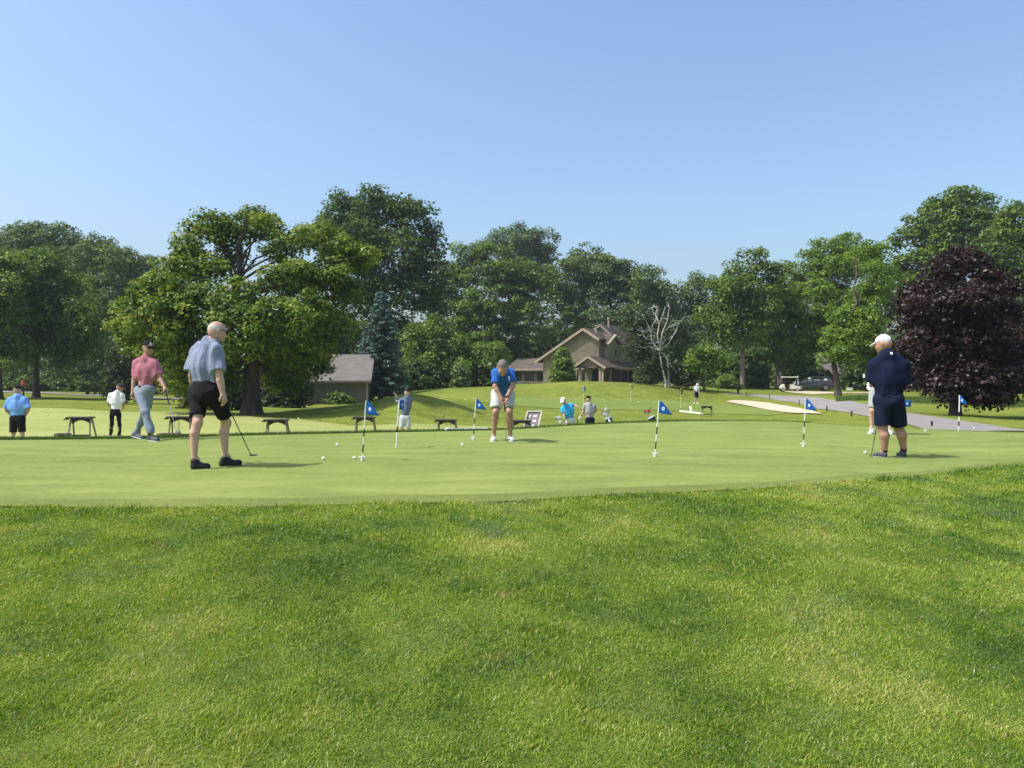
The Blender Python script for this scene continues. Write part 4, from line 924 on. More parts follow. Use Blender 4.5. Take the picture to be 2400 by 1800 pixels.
# ---------------------------------------------------------------- the figures
SH_P1 = cloth("blue_grey_print", (.25,.285,.37), (.145,.175,.26), 40, 'check'); SH_P2 = cloth("dusty_pink_stripe", (.34,.115,.15), (.43,.175,.21), 26, 'stripe')
SH_P3 = cloth("royal_blue", (.025,.10,.36), (.03,.12,.42)); SH_P4 = cloth("dark_navy", (.005,.009,.028), (.007,.012,.036))
PT_P3 = cloth("pale_grey_shorts", (.50,.50,.47), (.45,.45,.42)); PT_P2 = cloth("blue_grey_trousers", (.20,.235,.28), (.25,.29,.34))
SH_B1 = cloth("sky_blue", (.16,.33,.68), (.18,.37,.74)); SH_B3 = cloth("slate_blue", (.10,.125,.20), (.13,.15,.23)); SH_B4 = cloth("turquoise", (.05,.38,.68), (.06,.42,.75)); SH_B5 = cloth("grey_marl", (.38,.36,.35), (.33,.31,.31))
SH_B6 = cloth("pale_lilac", (.62,.62,.72), (.55,.55,.66)); PT_B3 = cloth("light_grey", (.52,.55,.58), (.47,.50,.53)); PT_B7 = cloth("mid_grey", (.36,.39,.38), (.32,.35,.34))
pole = None
# left: bald man walking to the right
r1, J1, O1 = person(dict(Y=9.45, h=.0085, seed=3, fat=1.28, belly=1.16, hipr=1.12, hipf=.90, arm=1.05, leg=1.0, fwd=(.93,.36,0), hfwd=(.74,.62,-.22), hup=(.10,.12,1), sc=.99, sleeve=.80, slw=1.14, pant=.80, pw=1.0, hemw=1.0, hem=.12, wr=.011,
  j=dict(head=(509,776,.0), neck=(492,800,-.02), shL=(460,818,.12), shR=(509,820,-.12), elL=(449,880,.10), elR=(514,880,-.18), wrL=(462,930,.30), wrR=(522,922,-.18), hpL=(464,917,.08), hpR=(504,917,-.08),
         knL=(463,990,-.10), knR=(530,991,.16), anL=(455,1072,-.12), anR=(528,1066,.16), heL=(448,1094,-.14), toL=(494,1094,-.06), heR=(515,1091,.14), toR=(568,1088,.22)), lift=dict(toR=.01),
  hdR=(.30,0,-1), gripR=.55, gripL=.7, skin=S_PALE, shirt=SH_P1, pantm=C_BLACK, shoem=[C_SHOEB, C_SOLE], hair=C_HAIRW, hairk='fringe', glasses=True, label="bald man in blue-grey patterned shirt and black shorts walking with a putter at the left"))
club(O1 + J1['wrL'] + Vector((.02,.0,.02)), P(545,975,9.80), P(588,1066,10.05), (.085,.01,0), "putter with dark grip carried low by the bald man, its head just above the green", shaftm=M_GRAPH)
# man in the pink shirt
r2, J2, O2 = person(dict(Y=13.62, h=.0095, seed=5, fat=1.0, belly=.95, hipr=.94, hipf=.80, fwd=(.55,-.83,0), hfwd=(.75,-.62,-.08), hup=(.03,0,1), sc=.98, sleeve=.80, pant=1.2, pw=1.0, hem=.08, arm=.92, leg=1.0, wr=.0085,
  j=dict(head=(347,815,0), neck=(343,836,.02), shL=(319,850,.06), shR=(365,850,-.05), elL=(314,889,.08), elR=(374,884,-.06), wrL=(311,922,.02), wrR=(387,911,-.16), hpL=(330,915,.04), hpR=(350,915,-.04),
         knL=(339,966,-.16), knR=(340,966,.10), anL=(353,1013,-.22), anR=(322,1012,.24), heL=(348,1022,-.18), toL=(372,1022,-.34), heR=(312,1022,.28), toR=(336,1022,.10)), lift=dict(heR=.035),
  gripR=.75, gripL=.8, skin=S_MED, shirt=SH_P2, pantm=PT_P2, shoem=[C_SHOEDG, C_SHOEW], hat=C_BLACK, badge=[(-.072,.03,.075,.03,(-.9,.4,.2)), (0,.095,.075,.035,(0,1,.2))], glasses=True, label="man in dusty pink polo, grey trousers and black cap striding to the right"))
club(O2 + J2['wrR'] + Vector((.02,-.04,-.02)), P(397,950,13.30), P(414,1012,13.2), (.08,-.03,0), "putter with a pale shaft hanging from the hand of the man in pink")
# centre: man bent over his putt
r3, J3, O3 = person(dict(Y=13.26, h=.009, seed=8, fat=1.24, belly=1.10, hipr=1.08, hipf=.90, fwd=(0,-1,-.1), hfwd=(.02,-.55,-.86), hup=(0,-.84,.54), sc=1.03, sleeve=.80, slw=1.1, pant=.80, pw=1.04, hemw=1.0, hem=.09, leg=1.0, wr=.0085,
  j=dict(head=(1178,861,-.46), neck=(1178,866,-.32), shL=(1160,873,-.26), shR=(1197,873,-.26), elL=(1160,906,-.36), elR=(1203,903,-.36), wrL=(1176,935,-.42), wrR=(1188,930,-.44), hpL=(1165,924,.12), hpR=(1191,924,.12),
         knL=(1162,965,-.06), knR=(1194,965,-.06), anL=(1157,1018,.04), anR=(1196,1018,.04), heL=(1158,1030,.08), toL=(1155,1030,-.14), heR=(1196,1030,.08), toR=(1201,1030,-.14)),
  hdL=(.25,-.05,-1), hdR=(-.18,-.05,-1), pnL=(.8,-.5,0), pnR=(-.8,-.5,0), gripL=.95, gripR=.95, skin=S_TAN, shirt=SH_P3, pantm=PT_P3, shoem=[C_SHOEW, C_SHOEW], hair=C_HAIRG, patch=[(1193,884,-.475,(.2,-1,.3),C_WHITE,[(0,0,.03,.03),(0,-.04,.022,.022)],"chest_logo")],
  label="man in royal blue polo and pale shorts bent over a putt in the centre"))
MB().tube([O3 * 0 + J3['wrR'] + Vector((0,0,.012)), J3['wrR'] + Vector((0,0,-.012))], .036, 12).build("wristwatch", M_LEATHER, r3, True)
club(P(1180.5,937,12.84), P(1184,965,12.88), P(1186,1030,13.02), (.075,0,0), "putter with a pale shaft held by the man bent over his putt")
# right: big man in navy seen from behind
r4, J4, O4 = person(dict(Y=11.3, h=.0085, seed=12, fat=1.46, belly=1.06, hipr=1.04, hipf=.90, fwd=(-.30,.95,0), hfwd=(-.70,.66,-.30), hup=(-.12,.15,1), sc=1.05, sleeve=.98, slw=1.06, pant=.90, pw=.96, hemw=1.06, hem=.075, arm=1.16, leg=1.2, wr=.010, beltm=C_NAVY, hairz=.06,
  j=dict(head=(2070,806,.05), neck=(2081,827,.0), shL=(2047,853,.05), shR=(2119,853,-.05), elL=(2042,893,.12), elR=(2128,896,.08), wrL=(2056,905,.30), wrR=(2098,905,.36), hpL=(2066,938,.03), hpR=(2098,938,-.03),
         knL=(2069,1004,.0), knR=(2107,1004,.05), anL=(2073,1056,.02), anR=(2118,1053,.10), heL=(2078,1070,.0), toL=(2046,1068,.06), heR=(2122,1068,.06), toR=(2102,1066,.20)),
  gripL=.8, gripR=.8, skin=S_TAN, shirt=SH_P4, pantm=C_NAVY, shoem=[C_SHOEDG, C_SHOEG, C_BLACK], hat=C_CAPW, hair=C_HAIRW, hairk='fringe', patch=[(2089.5,828,-.20,(0,-1,.45),C_WHITE,[(0,0,.030,.036)],"neck_logo"), (2025,881,-.0,(-1,-.3,.0),C_WHITE,[(0,0,.03,.055)],"sleeve_logo")],
  label="heavy man in navy shirt, navy shorts and white cap seen from behind at the right"))
club(P(2058,950,11.55), P(2057,985,11.52), P(2043,1064,11.42), (-.05,-.08,0), "dark-shafted putter held in front of the heavy man in navy", shaftm=M_GRAPH)
# half hidden behind him
r5, J5, O5 = person(dict(Y=15.8, h=.011, hh=.008, seed=14, fat=1.1, fwd=(-.2,-1,0), hfwd=(-.1,-.8,-.6), hup=(0,-.5,.85), pant=.86, hem=.06, sleeve=.8, leg=.95,
  j=dict(head=(2068,836,-.25), neck=(2070,846,-.12), shL=(2053,856,-.08), shR=(2088,856,-.08), elL=(2043,880,-.14), elR=(2090,884,-.14), wrL=(2036,900,-.3), wrR=(2050,902,-.32), hpL=(2050,916,.05), hpR=(2074,916,.05),
         knL=(2044,962,-.02), knR=(2079,962,-.02), anL=(2043,1001,.02), anR=(2083,1001,.02), heL=(2046,1008,.06), toL=(2038,1008,-.14), heR=(2083,1008,.06), toR=(2090,1008,-.14)),
  gloveL=True, gripR=.8, skin=S_PALE, shirt=PT_B3, pantm=PT_B7, shoem=[C_SHOEW, C_SHOEG], hair=C_HAIRG, label="golfer in grey shorts with white glove, mostly hidden behind the man in navy"))
# --- on the range behind the green
r6, J6, O6 = person(dict(Y=21.0, h=.011, hh=.009, seed=15, sc=.95, leg=.92, fat=1.22, fwd=(0,1,0), hfwd=(.1,.97,-.3), pant=.88, pw=1.08, hem=.09, sleeve=.85, slw=1.15, arm=1.0, hipf=.9,
  j=dict(head=(41,914,.05), neck=(41,927,.0), shL=(22,937,0), shR=(60,937,0), elL=(14,960,-.02), elR=(67,960,-.02), wrL=(27,974,.18), wrR=(58,976,.18), hpL=(33,981,0), hpR=(50,981,0),
         knL=(31,1017,0), knR=(52,1017,0), anL=(29,1047,0), anR=(55,1047,0), heL=(29,1052,-.03), toL=(28,1052,.2), heR=(55,1052,-.03), toR=(57,1052,.2)),
  skin=S_PALE, shirt=SH_B1, pantm=C_BLACK, shoem=[C_SHOEW, C_SOLE], hat=C_BLACK, hair=C_HAIRG, hairk='fringe', label="man in sky blue shirt and black shorts at the far left, from behind"))
r7, J7, O7 = person(dict(Y=25.0, h=.012, hh=.009, seed=16, sc=.95, leg=.92, fat=1.05, fwd=(.25,.95,0), hfwd=(.85,.3,-.45), hup=(.3,0,1), pant=1.2, pw=.86, hem=.1, sleeve=.78, arm=.95, hipf=.85,
  j=dict(head=(281,908,0), neck=(277,917,0), shL=(260,925,0), shR=(287,925,0), elL=(254,945,.02), elR=(291,945,.02), wrL=(262,958,.2), wrR=(289,955,.2), hpL=(264,966,0), hpR=(278,966,0),
         knL=(262,995,0), knR=(280,995,.05), anL=(259,1020,0), anR=(280,1020,0), heL=(258,1025,-.05), toL=(261,1025,.18), heR=(281,1025,0), toR=(274,1025,-.18)),
  skin=S_TAN, shirt=C_WHITE, pantm=C_BLACK, shoem=[C_SHOEW, C_SHOEW], hat=cloth("charcoal_cap", (.05,.055,.07)), brimm=C_GLASS, label="man in white shirt, black trousers and dark cap standing on the range"))
r8, J8, O8 = person(dict(Y=27.0, h=.012, hh=.009, seed=17, sc=.95, leg=.92, fat=1.15, fwd=(-.4,.9,0), hfwd=(-.8,.5,0), pant=.88, hem=.1, sleeve=1.85, hipf=.9, pw=1.05,
  j=dict(head=(954.5,919,0), neck=(956,928,0), shL=(943,936,.05), shR=(964,936,0), elL=(931,943,.15), elR=(940,940,.3), wrL=(926,934,.2), wrR=(928,929,.3), hpL=(943,979,0), hpR=(955,979,0),
         knL=(942,1004,0), knR=(958,1004,0), anL=(941,1027,0), anR=(962,1027,0), heL=(941,1032,0), toL=(936,1032,.12), heR=(963,1032,0), toR=(960,1032,.2)),
  hdL=(0,0,1), hdR=(0,0,1), gripL=.9, gripR=.9, skin=S_PALE, shirt=SH_B3, pantm=PT_B3, shoem=[C_SHOEW, C_SHOEW], hat=C_BLACK, hair=C_HAIRG, hairk='fringe', label="golfer in slate blue long sleeves holding a club upright on the range"))
club(P(925.5,936,27.15), P(926,921,27.15), P(929,880,27.15), (.10,0,.0), "iron held upright by the golfer in slate blue long sleeves", name="golf_iron", shaftm=M_GRAPH, iron=True)
r9, J9, O9 = person(dict(Y=28.0, h=.012, hh=.009, seed=18, sc=.95, leg=.92, fat=1.3, belly=1.15, fwd=(-.25,-.97,0), hfwd=(-.4,-.75,-.5), hup=(-.3,-.3,.9), pant=1.2, pw=1.02, hem=.1, sleeve=.75, hipf=.85, arm=1.05,
  j=dict(head=(1320,939,-.2), neck=(1325,949,-.08), shL=(1318,958,-.1), shR=(1339,949,.05), elL=(1322,969,-.15), elR=(1345,949,.1), wrL=(1323,984,-.22), wrR=(1351.5,953,0), hpL=(1330,984,0), hpR=(1342,984,0),
         knL=(1325,1010,-.1), knR=(1343,1010,0), anL=(1322,1035,0), anR=(1346,1035,0), heL=(1322,1040,.05), toL=(1320,1040,-.2), heR=(1346,1040,.05), toR=(1349,1040,-.2)),
  skin=S_PALE, shirt=SH_B4, pantm=cloth("off_white_trousers", (.66,.66,.62)), shoem=[C_SHOEW, C_SHOEW], hat=C_CAPW, label="man in turquoise shirt and white cap leaning sideways behind the green"))
club(O9 + J9['wrL'] + Vector((0,-.03,.03)), P(1321,990,27.75), P(1311,1036,27.6), (-.08,0,0), "club in the lowered hand of the man in turquoise", name="golf_iron", iron=True)
r10, J10, O10 = person(dict(Y=28.4, h=.012, hh=.009, seed=19, sc=.95, leg=.92, fat=1.12, fwd=(-.35,.93,0), hfwd=(-.85,.3,-.2), pant=1.2, pw=1.0, hem=.1, sleeve=.72, hipf=.88,
  j=dict(head=(1378.5,935,0), neck=(1381,944,0), shL=(1371,950,0), shR=(1391,950,0), elL=(1368,963,0), elR=(1397,963,.05), wrL=(1360,977,.05), wrR=(1392,968,.25), hpL=(1377,984,0), hpR=(1388,984,0),
         knL=(1376,1010,0), knR=(1389,1010,0), anL=(1375,1033,0), anR=(1391,1033,0), heL=(1375,1038,0), toL=(1371,1038,.16), heR=(1391,1038,0), toR=(1390,1038,.2)),
  gloveL=True, skin=S_PALE, shirt=SH_B5, pantm=C_NAVY, shoem=[C_SHOEW, C_SHOEW], hat=C_BLACK, hair=C_HAIRD, hairk='fringe', label="man in grey shirt, navy trousers and black cap resting a white-gloved hand on a club"))
club(O10 + J10['wrL'] + Vector((-.12,0,-.03)), P(1354.5,994,28.45), P(1353,1034,28.45), (-.08,0,0), "club standing upright under the white-gloved hand of the man in grey", name="golf_iron", iron=True, shaftm=M_GRAPH)
r11, J11, O11 = person(dict(Y=65.0, h=.02, hh=.014, seed=20, sc=.95, leg=.92, fat=1.1, fwd=(.7,-.7,0), hfwd=(.7,-.4,-.6), hup=(.3,0,1), pant=.9, hem=.1, sleeve=.8,
  j=dict(head=(1634,902,0), neck=(1633,905.5,0), shL=(1629,907.5,.05), shR=(1637,907.5,0), elL=(1627,914,0), elR=(1638,914,-.05), wrL=(1625,921,0), wrR=(1638,921,-.1), hpL=(1631,920,0), hpR=(1635,920,0),
         knL=(1630,933,0), knR=(1635,933,0), anL=(1628,943.5,0), anR=(1634,943.5,0), heL=(1628,945,0), toL=(1624,945,-.1), heR=(1633,945,0), toR=(1638,945,-.1)),
  skin=S_PALE, shirt=SH_B6, pantm=C_NAVY, shoem=[C_SHOEW, C_SHOEW], hat=C_CAPW, label="far man in pale lilac shirt, navy shorts and white cap on the chipping green"))

# ---------------------------------------------------------------- flags on the putting green
M_polew = simple("pole_white", (.78,.80,.72), .5); M_poleb = simple("pole_black", (.012,.012,.014), .5); M_flag = cloth("blue_flag", (.010,.085,.30), (.012,.11,.36)); M_flagw = simple("flag_white_print", (.75,.78,.78), .8)
def flag_pin(base, tip, Y, dirx, diry, label, r=.0085, dig='0', full=False, knob=True, tri=.17):
    b = G(base[0], Y); b.z = Hs(b.x, b.y) + .012; top = P(tip[0], tip[1], Y); T = thing("flag_pin", b, label, "flag", "flags on the putting green"); v = top - b
    Ln = v.length; fh = .17 if not full else .145
    segs = [0, .135, .27, .40, .53, .66, 1.0]; colr = ['w', 'b', 'w', 'b', 'w', 'w']
    if full: segs = [0, .2, .33, .45, .60, .78, 1.0]; colr = ['w', 'w', 'b', 'w', 'b', 'w']; colr = ['w', 'w', 'b', 'w', 'w', 'w']
    for a, c_, m in ((segs[i], segs[i+1], colr[i]) for i in range(6)):
        MB().tube([v * a, v * c_], r if m == 'w' or not full else r * 1.02, 10).build("pole_band", M_polew if m == 'w' else M_poleb, T, True)
    if knob:
        mb = MB(); mb.tube([v.normalized() * .0, v.normalized() * .035], .024, 12); mb.box((-.045, -.012, .038), (.045, .012, .056)); mb.tube([(0, -.04, .047), (0, .04, .047)], .008, 8); mb.build("cup_lifter", M_polew, T, True)
    # cloth: swallow shape that widens towards the bottom, rippled
    d = Vector((dirx, diry, 0)).normalized(); nrm = Vector((-d.y, d.x, 0)); n = 12; m = 10; Vs = []; Wd = .165 if full else tri
    for i in range(n + 1):
        u = i / n
        for j in range(m + 1):
            t = j / m; z = -fh * t
            if not full: L_ = Wd * (.07 + .93 * t ** .9) + .012; zz = z - .028 * u * t
            else: L_ = Wd; zz = z
            Vs.append(v * 1.0 + Vector((0, 0, -.004)) + d * (L_ * u) + Vector((0, 0, zz)) + nrm * (.014 * math.sin(u * 6.5 + t * 1.2) * u))
    q = [(i*(m+1)+j, (i+1)*(m+1)+j, (i+1)*(m+1)+j+1, i*(m+1)+j+1) for i in range(n) for j in range(m)]
    fo = mesh_np("flag_cloth", np.array([list(p) for p in Vs]), q, M_flag, T, True); sm_ = fo.modifiers.new("thickness", 'SOLIDIFY'); sm_.thickness = .0025
    # printed number ring on both sides
    for sgn in (-1, 1):
        cu, ct = (.52, .60) if not full else (.5, .5); L_ = Wd * (.07 + .93 * ct ** .9) if not full else Wd; vs = []; nn = 18
        for k in range(nn):
            a = 2 * math.pi * k / nn
            for rr in ((.025, .011) if not full else (.024, .012)):
                p0 = v + d * (L_ * cu + math.cos(a) * rr * .8) + Vector((0, 0, -fh * ct - (.028 * cu * ct if not full else 0) + math.sin(a) * rr)); uu = (L_ * cu + math.cos(a) * rr * .8) / L_
                vs.append(p0 + nrm * (.014 * math.sin(uu * 6.5 + ct * 1.2) * uu + sgn * .0034))
        mesh_np("number_print", np.array([list(p) for p in vs]), [(2*k, 2*((k+1) % nn), 2*((k+1) % nn)+1, 2*k+1) for k in range(nn)], M_flagw, fo)
    return T
def gy(py, px): return hit(px, py)[1]
flag_pin((849,1082), (858,939), gy(1082,849), 1, -.25, "blue pennant on a striped pole nearest the camera, right of the two golf balls")
flag_pin((929,1052), (935.5,938), gy(1052,929), .35, .9, "blue flag on a thick striped pole in front of the golfer in slate blue", r=.012, full=True, knob=False)
flag_pin((1109,1033), (1116,934), gy(1033,1109), 1, -.2, "blue pennant on a slightly leaning striped pole left of the bent man")
flag_pin((1535,1072), (1545,939), gy(1072,1535), 1, -.3, "blue pennant on a striped pole standing alone right of centre")
flag_pin((1883,1048), (1888,934), gy(1048,1883), .8, -.6, "blue pennant on a striped pole in front of the sand bunker and path")
flag_pin((2115,1010), (2117,938), gy(1010,2115)+.4, 1, -.1, "square blue flag on a striped pole behind the thigh of the heavy man in navy", r=.013, full=True, knob=False)
flag_pin((2247,1011), (2249,926), gy(1011,2247), .75, -.65, "blue pennant on a thick striped pole in front of the maroon tree", r=.013, knob=False, tri=.14)

M_ball = simple("golf_ball_white", (.85,.85,.83), .35, c2=(.80,.80,.78), scale=160, bump=.25, bscale=220)
def sphere_mesh(r):
    bm = bmesh.new(); bmesh.ops.create_icosphere(bm, subdivisions=3, radius=r); me = bpy.data.meshes.new("golf_ball"); bm.to_mesh(me); bm.free(); me.polygons.foreach_set("use_smooth", np.ones(len(me.polygons), dtype=bool)); me.materials.append(M_ball); return me
BM_ = sphere_mesh(.0225)
for px, py, lb in ((758,1080,"golf ball left of the nearest flag, leftmost and lowest of three"),(790,1047,"golf ball farthest back of the three near the nearest flag"),(831,1078,"golf ball lying right beside the base of the nearest flag"),(1084,1047,"golf ball lying left in front of the bent man and the flag beside him"),
                  (1193,1035,"golf ball at the putter head of the bent man"),(2028,1065,"golf ball left of the putter head of the heavy man in navy"),(2104,1064,"golf ball touching the right shoe of the heavy man in navy"),(2169,1013,"golf ball right of the heavy man's calf, in the shadow line"),(2283,1006,"golf ball right of the rightmost flag on the green")):
    x, y = hit(px, py); o = bpy.data.objects.new("golf_ball", BM_); COL.objects.link(o)
    if px == 2104: y -= .13
    o.location = (x, y, Hs(x, y) + .033); o.rotation_euler = (random.random()*3, random.random()*3, 0); tag(o, lb, "golf ball", "golf balls on the putting green")
# scattered range and chipping balls
M_yball = simple("range_ball_yellow", (.80,.82,.30), .5); BY = sphere_mesh(.045); BY.materials.clear(); BY.materials.append(M_yball)
near_ = {(74,973):"in front of the far left man's shorts",(112,976):"on the range between the far left man and the first rack",(208,978):"above the top of the first rack",(409,981):"just above the rack behind the walking man",(700,984):"on the range between the third and fourth rack"}
for (px, py), lb in near_.items():
    x, y = hit(px, py); o = bpy.data.objects.new("range_ball", BY); COL.objects.link(o); o.location = (x, y, Hs(x, y) + .06); tag(o, "pale yellow ball " + lb, "range ball", "loose balls on the range")
for (px, py) in ((1090,939),(1110,937),(1076,915),(1058,917),(1275,935),(1312,934),(1362,931),(1415,940),(1451,940),(1497,944),(1534,946),(1578,945),(1652,946),(1712,948),(1222,938),(1350,940),(1606,952)):
    x, y = hit(px, py); o = bpy.data.objects.new("range_ball", BY); COL.objects.link(o); o.location = (x, y, Hs(x, y) + .075); tag(o, "tiny pale ball lying on the chipping green or hill behind", "range ball", "loose balls around the chipping green")

# ---------------------------------------------------------------- chipping flags
def chip_flag(px, base_y, top_y, pc_, cols, label):
    x, y = hit(px, base_y); b = Vector((x, y, Hs(x, y) + .04)); tz = EYE - (top_y - HOR) * y / F; T = thing("chipping_flag", b, label, "flag", "flags on the chipping green"); Ln = tz - b.z
    MB().tube([(0,0,0), (0,0,Ln)], [.035, .03], 8).build("pole", pc_, T, True)
    m = simple("chip_flag_" + label.split()[0], cols[0], .8, c2=cols[1], scale=7); n = 8; Vs = []
    for i in range(n + 1):
        for j in range(7):
            u = i / n; t = j / 6; Vs.append((math.sin(u * 7 + t) * .07 + .10 * math.sin(t * 3) - .12 * u, -.02 - .12 * u * math.cos(u * 5), Ln - .46 * t * (1 - .15 * u) - .10 * u))
    f_ = mesh_np("flag_cloth", np.array(Vs), [(i*7+j, (i+1)*7+j, (i+1)*7+j+1, i*7+j+1) for i in range(n) for j in range(6)], m, T, True); f_.modifiers.new("thickness", 'SOLIDIFY').thickness = .02
M_poley = simple("pole_yellow_green", (.55,.60,.22), .5); M_poleg = simple("pole_pale_green", (.45,.60,.42), .5)
chip_flag(1368, 951, 904, M_poley, ((.30,.40,.55),(.03,.05,.10)), "blue-and-white flag hanging limp on a pale pole above the man in turquoise")
chip_flag(1479, 942, 900, M_poleg, ((.60,.58,.05),(.02,.02,.02)), "yellow-and-black flag hanging limp on a pale pole on the hill")
chip_flag(1596, 958, 910, M_poley, ((.12,.015,.015),(.02,.01,.01)), "dark red flag hanging limp on a yellow pole beside the far man")
# ================================================================ buildings
def siding(name, c, c2, scale=4.2):
    m, n, o = newmat(name); b = n.nodes.new("ShaderNodeBsdfPrincipled"); b.inputs["Roughness"].default_value = .85; b.inputs["Specular IOR Level"].default_value = .15
    tc = n.nodes.new("ShaderNodeTexCoord"); v = tc.outputs["Object"]
    wv = n.nodes.new("ShaderNodeTexWave"); wv.bands_direction = 'Z'; wv.wave_profile = 'SAW'; wv.inputs["Scale"].default_value = scale; wv.inputs["Distortion"].default_value = 0
    L(n, v, wv.inputs["Vector"])
    col = mixc(n, ramp(n, wv.outputs["Fac"], [(0, (0,0,0)), (.16, (1,1,1))]), tuple(x * .45 for x in c), mixc(n, ramp(n, noise(n, v, .9, 5, .65), [(.35,(0,0,0)),(.65,(1,1,1))]), tuple(x*.82 for x in c), c2))
    L(n, col, b.inputs["Base Color"]); bp = n.nodes.new("ShaderNodeBump"); bp.inputs["Strength"].default_value = .8; bp.inputs["Distance"].default_value = .04
    L(n, wv.outputs["Fac"], bp.inputs["Height"]); L(n, bp.outputs[0], b.inputs["Normal"]); L(n, b.outputs[0], o.inputs[0]); return m
def shingle(name, c, c2):
    m, n, o = newmat(name); b = n.nodes.new("ShaderNodeBsdfPrincipled"); b.inputs["Roughness"].default_value = .9; b.inputs["Specular IOR Level"].default_value = .12
    tc = n.nodes.new("ShaderNodeTexCoord"); v = tc.outputs["Object"]; mp = n.nodes.new("ShaderNodeMapping"); mp.inputs["Scale"].default_value = (.5, .5, 4.5); L(n, v, mp.inputs[0])
    a = noise(n, mp.outputs[0], 3.0, 4, .7); d = noise(n, v, .6, 3)
    L(n, mixc(n, ramp(n, mathn(n, 'ADD', mathn(n, 'MULTIPLY', a, .7), mathn(n, 'MULTIPLY', d, .3)), [(.38, (0,0,0)), (.62, (1,1,1))]), c, c2), b.inputs["Base Color"])
    L(n, b.outputs[0], o.inputs[0]); return m
M_wall = siding("tan_siding", (.37,.305,.215), (.41,.34,.24)); M_wallg = siding("grey_green_siding", (.20,.185,.135), (.23,.21,.155)); M_trim = simple("tan_trim", (.38,.31,.22), .8); M_trimd = simple("brown_trim", (.15,.115,.085), .8)
M_roof = shingle("brown_shingles", (.072,.053,.043), (.115,.087,.072)); M_roofp = shingle("grey_brown_shingles", (.14,.122,.11), (.215,.19,.172)); M_roofd = shingle("dark_cedar_shingles", (.07,.055,.048), (.15,.12,.10))
M_glass = simple("window_glass", (.03,.035,.04), .08, spec=.7); M_dark = simple("dark_recess", (.02,.018,.016), .9); M_curt = simple("pale_curtain", (.40,.38,.33), .9)
def slab(mb, quad, t):
    """roof slab from four corners, thickness t downward along the face normal"""
    q = [Vector(p) for p in quad]; nrm = (q[1] - q[0]).cross(q[3] - q[0]).normalized()
    if nrm.z < 0: nrm = -nrm
    b = [p - nrm * t for p in q]; vs = q + b
    f = [(0,1,2,3), (7,6,5,4), (0,4,5,1), (1,5,6,2), (2,6,7,3), (3,7,4,0)]
    return mb.add(vs, f)
def window(parent, x0, x1, z0, z1, y, face='y', panes=1, glass=None):
    """window unit on a wall plane; the frame is proud of the wall, panes are sub-parts"""
    fr = MB(); d = .05; t = .09
    def bx(a, b, c, e, p, q):
        if face == 'y': fr.box((a, y - p, c), (b, y - q, e))
        else: fr.box((y + q, a, c), (y + p, b, e))
    bx(x0, x1, z0, z0 + t, d, 0); bx(x0, x1, z1 - t, z1, d, 0); bx(x0, x0 + t, z0 + t, z1 - t, d, 0); bx(x1 - t, x1, z0 + t, z1 - t, d, 0)
    for k in range(1, panes):
        xm = x0 + (x1 - x0) * k / panes; bx(xm - t/2, xm + t/2, z0 + t, z1 - t, d, 0)
    o = fr.build("window", M_trim, parent)
    for k in range(panes):
        a = x0 + (x1 - x0) * k / panes + t * .8; b = x0 + (x1 - x0) * (k + 1) / panes - t * .8; g_ = MB()
        if face == 'y': g_.box((a, y - .018, z0 + t * .8), (b, y - .004, z1 - t * .8))
        else: g_.box((y + .004, a, z0 + t * .8), (y + .018, b, z1 - t * .8))
        g_.build("pane", glass or M_glass, o)
    return o
# --- main house: local x along the gable wall, y back into the house, turned so the entrance side faces right
HX, HY = P(1273, 880, 112).x, 112.0; hz = .15
house = thing("house", (HX, HY, hz), "large tan house with brown roofs, long left roof slope and gabled porch behind the hill", "house", rz=math.radians(-33))
M_ = MB()
M_.prism([(0,-.6),(9.0,-.6),(9.0,6.35),(6.9,7.75),(0,3.75)], 0, 11); M_.build("wall", M_wall, house)
# upper storey bay towards the right, and the rear volume
M_ = MB(); M_.prism([(9.0,3.3),(9.75,3.3),(9.75,5.85),(9.0,5.85)], 1.3, 4.9); M_.build("wall", M_wall, house)
M_ = MB(); M_.prism([(9.0,-.6),(10.1,-.6),(10.1,5.55),(9.0,6.5)], 4.9, 9.5); M_.build("wall", M_wall, house)
M_ = MB(); slab(M_, [(-1.0,-.7,3.40),(-1.0,11.6,3.40),(6.9,11.6,8.0),(6.9,-.7,8.0)], .22); slab(M_, [(6.9,-.7,8.0),(6.9,11.6,8.0),(9.4,11.6,6.42),(9.4,-.7,6.42)], .22); M_.build("roof", M_roof, house)
M_ = MB(); M_.beam((-1.0,-.74,3.22),(6.9,-.74,7.84),.10,.34); M_.beam((6.9,-.74,7.84),(9.4,-.74,6.26),.10,.34); M_.build("bargeboard", M_trim, house)
# higher rear roof with its own ridge, falling to the entrance side
M_ = MB(); slab(M_, [(7.5,3.4,8.75),(7.5,9.9,8.75),(10.9,9.9,5.35),(10.9,4.9,5.35)], .22); slab(M_, [(5.6,3.4,7.5),(5.6,9.9,7.5),(7.5,9.9,8.75),(7.5,3.4,8.75)], .22); M_.build("roof", M_roof, house)
M_ = MB(); M_.prism([(5.8,7.2),(9.0,7.0),(7.5,8.48)], 3.8, 9.6); M_.build("wall", M_wall, house)
M_ = MB(); M_.beam((5.6,3.36,7.35),(7.5,3.36,8.6),.1,.3); M_.beam((7.5,3.36,8.6),(9.0,4.0,7.1),.1,.3); M_.build("bargeboard", M_trim, house)
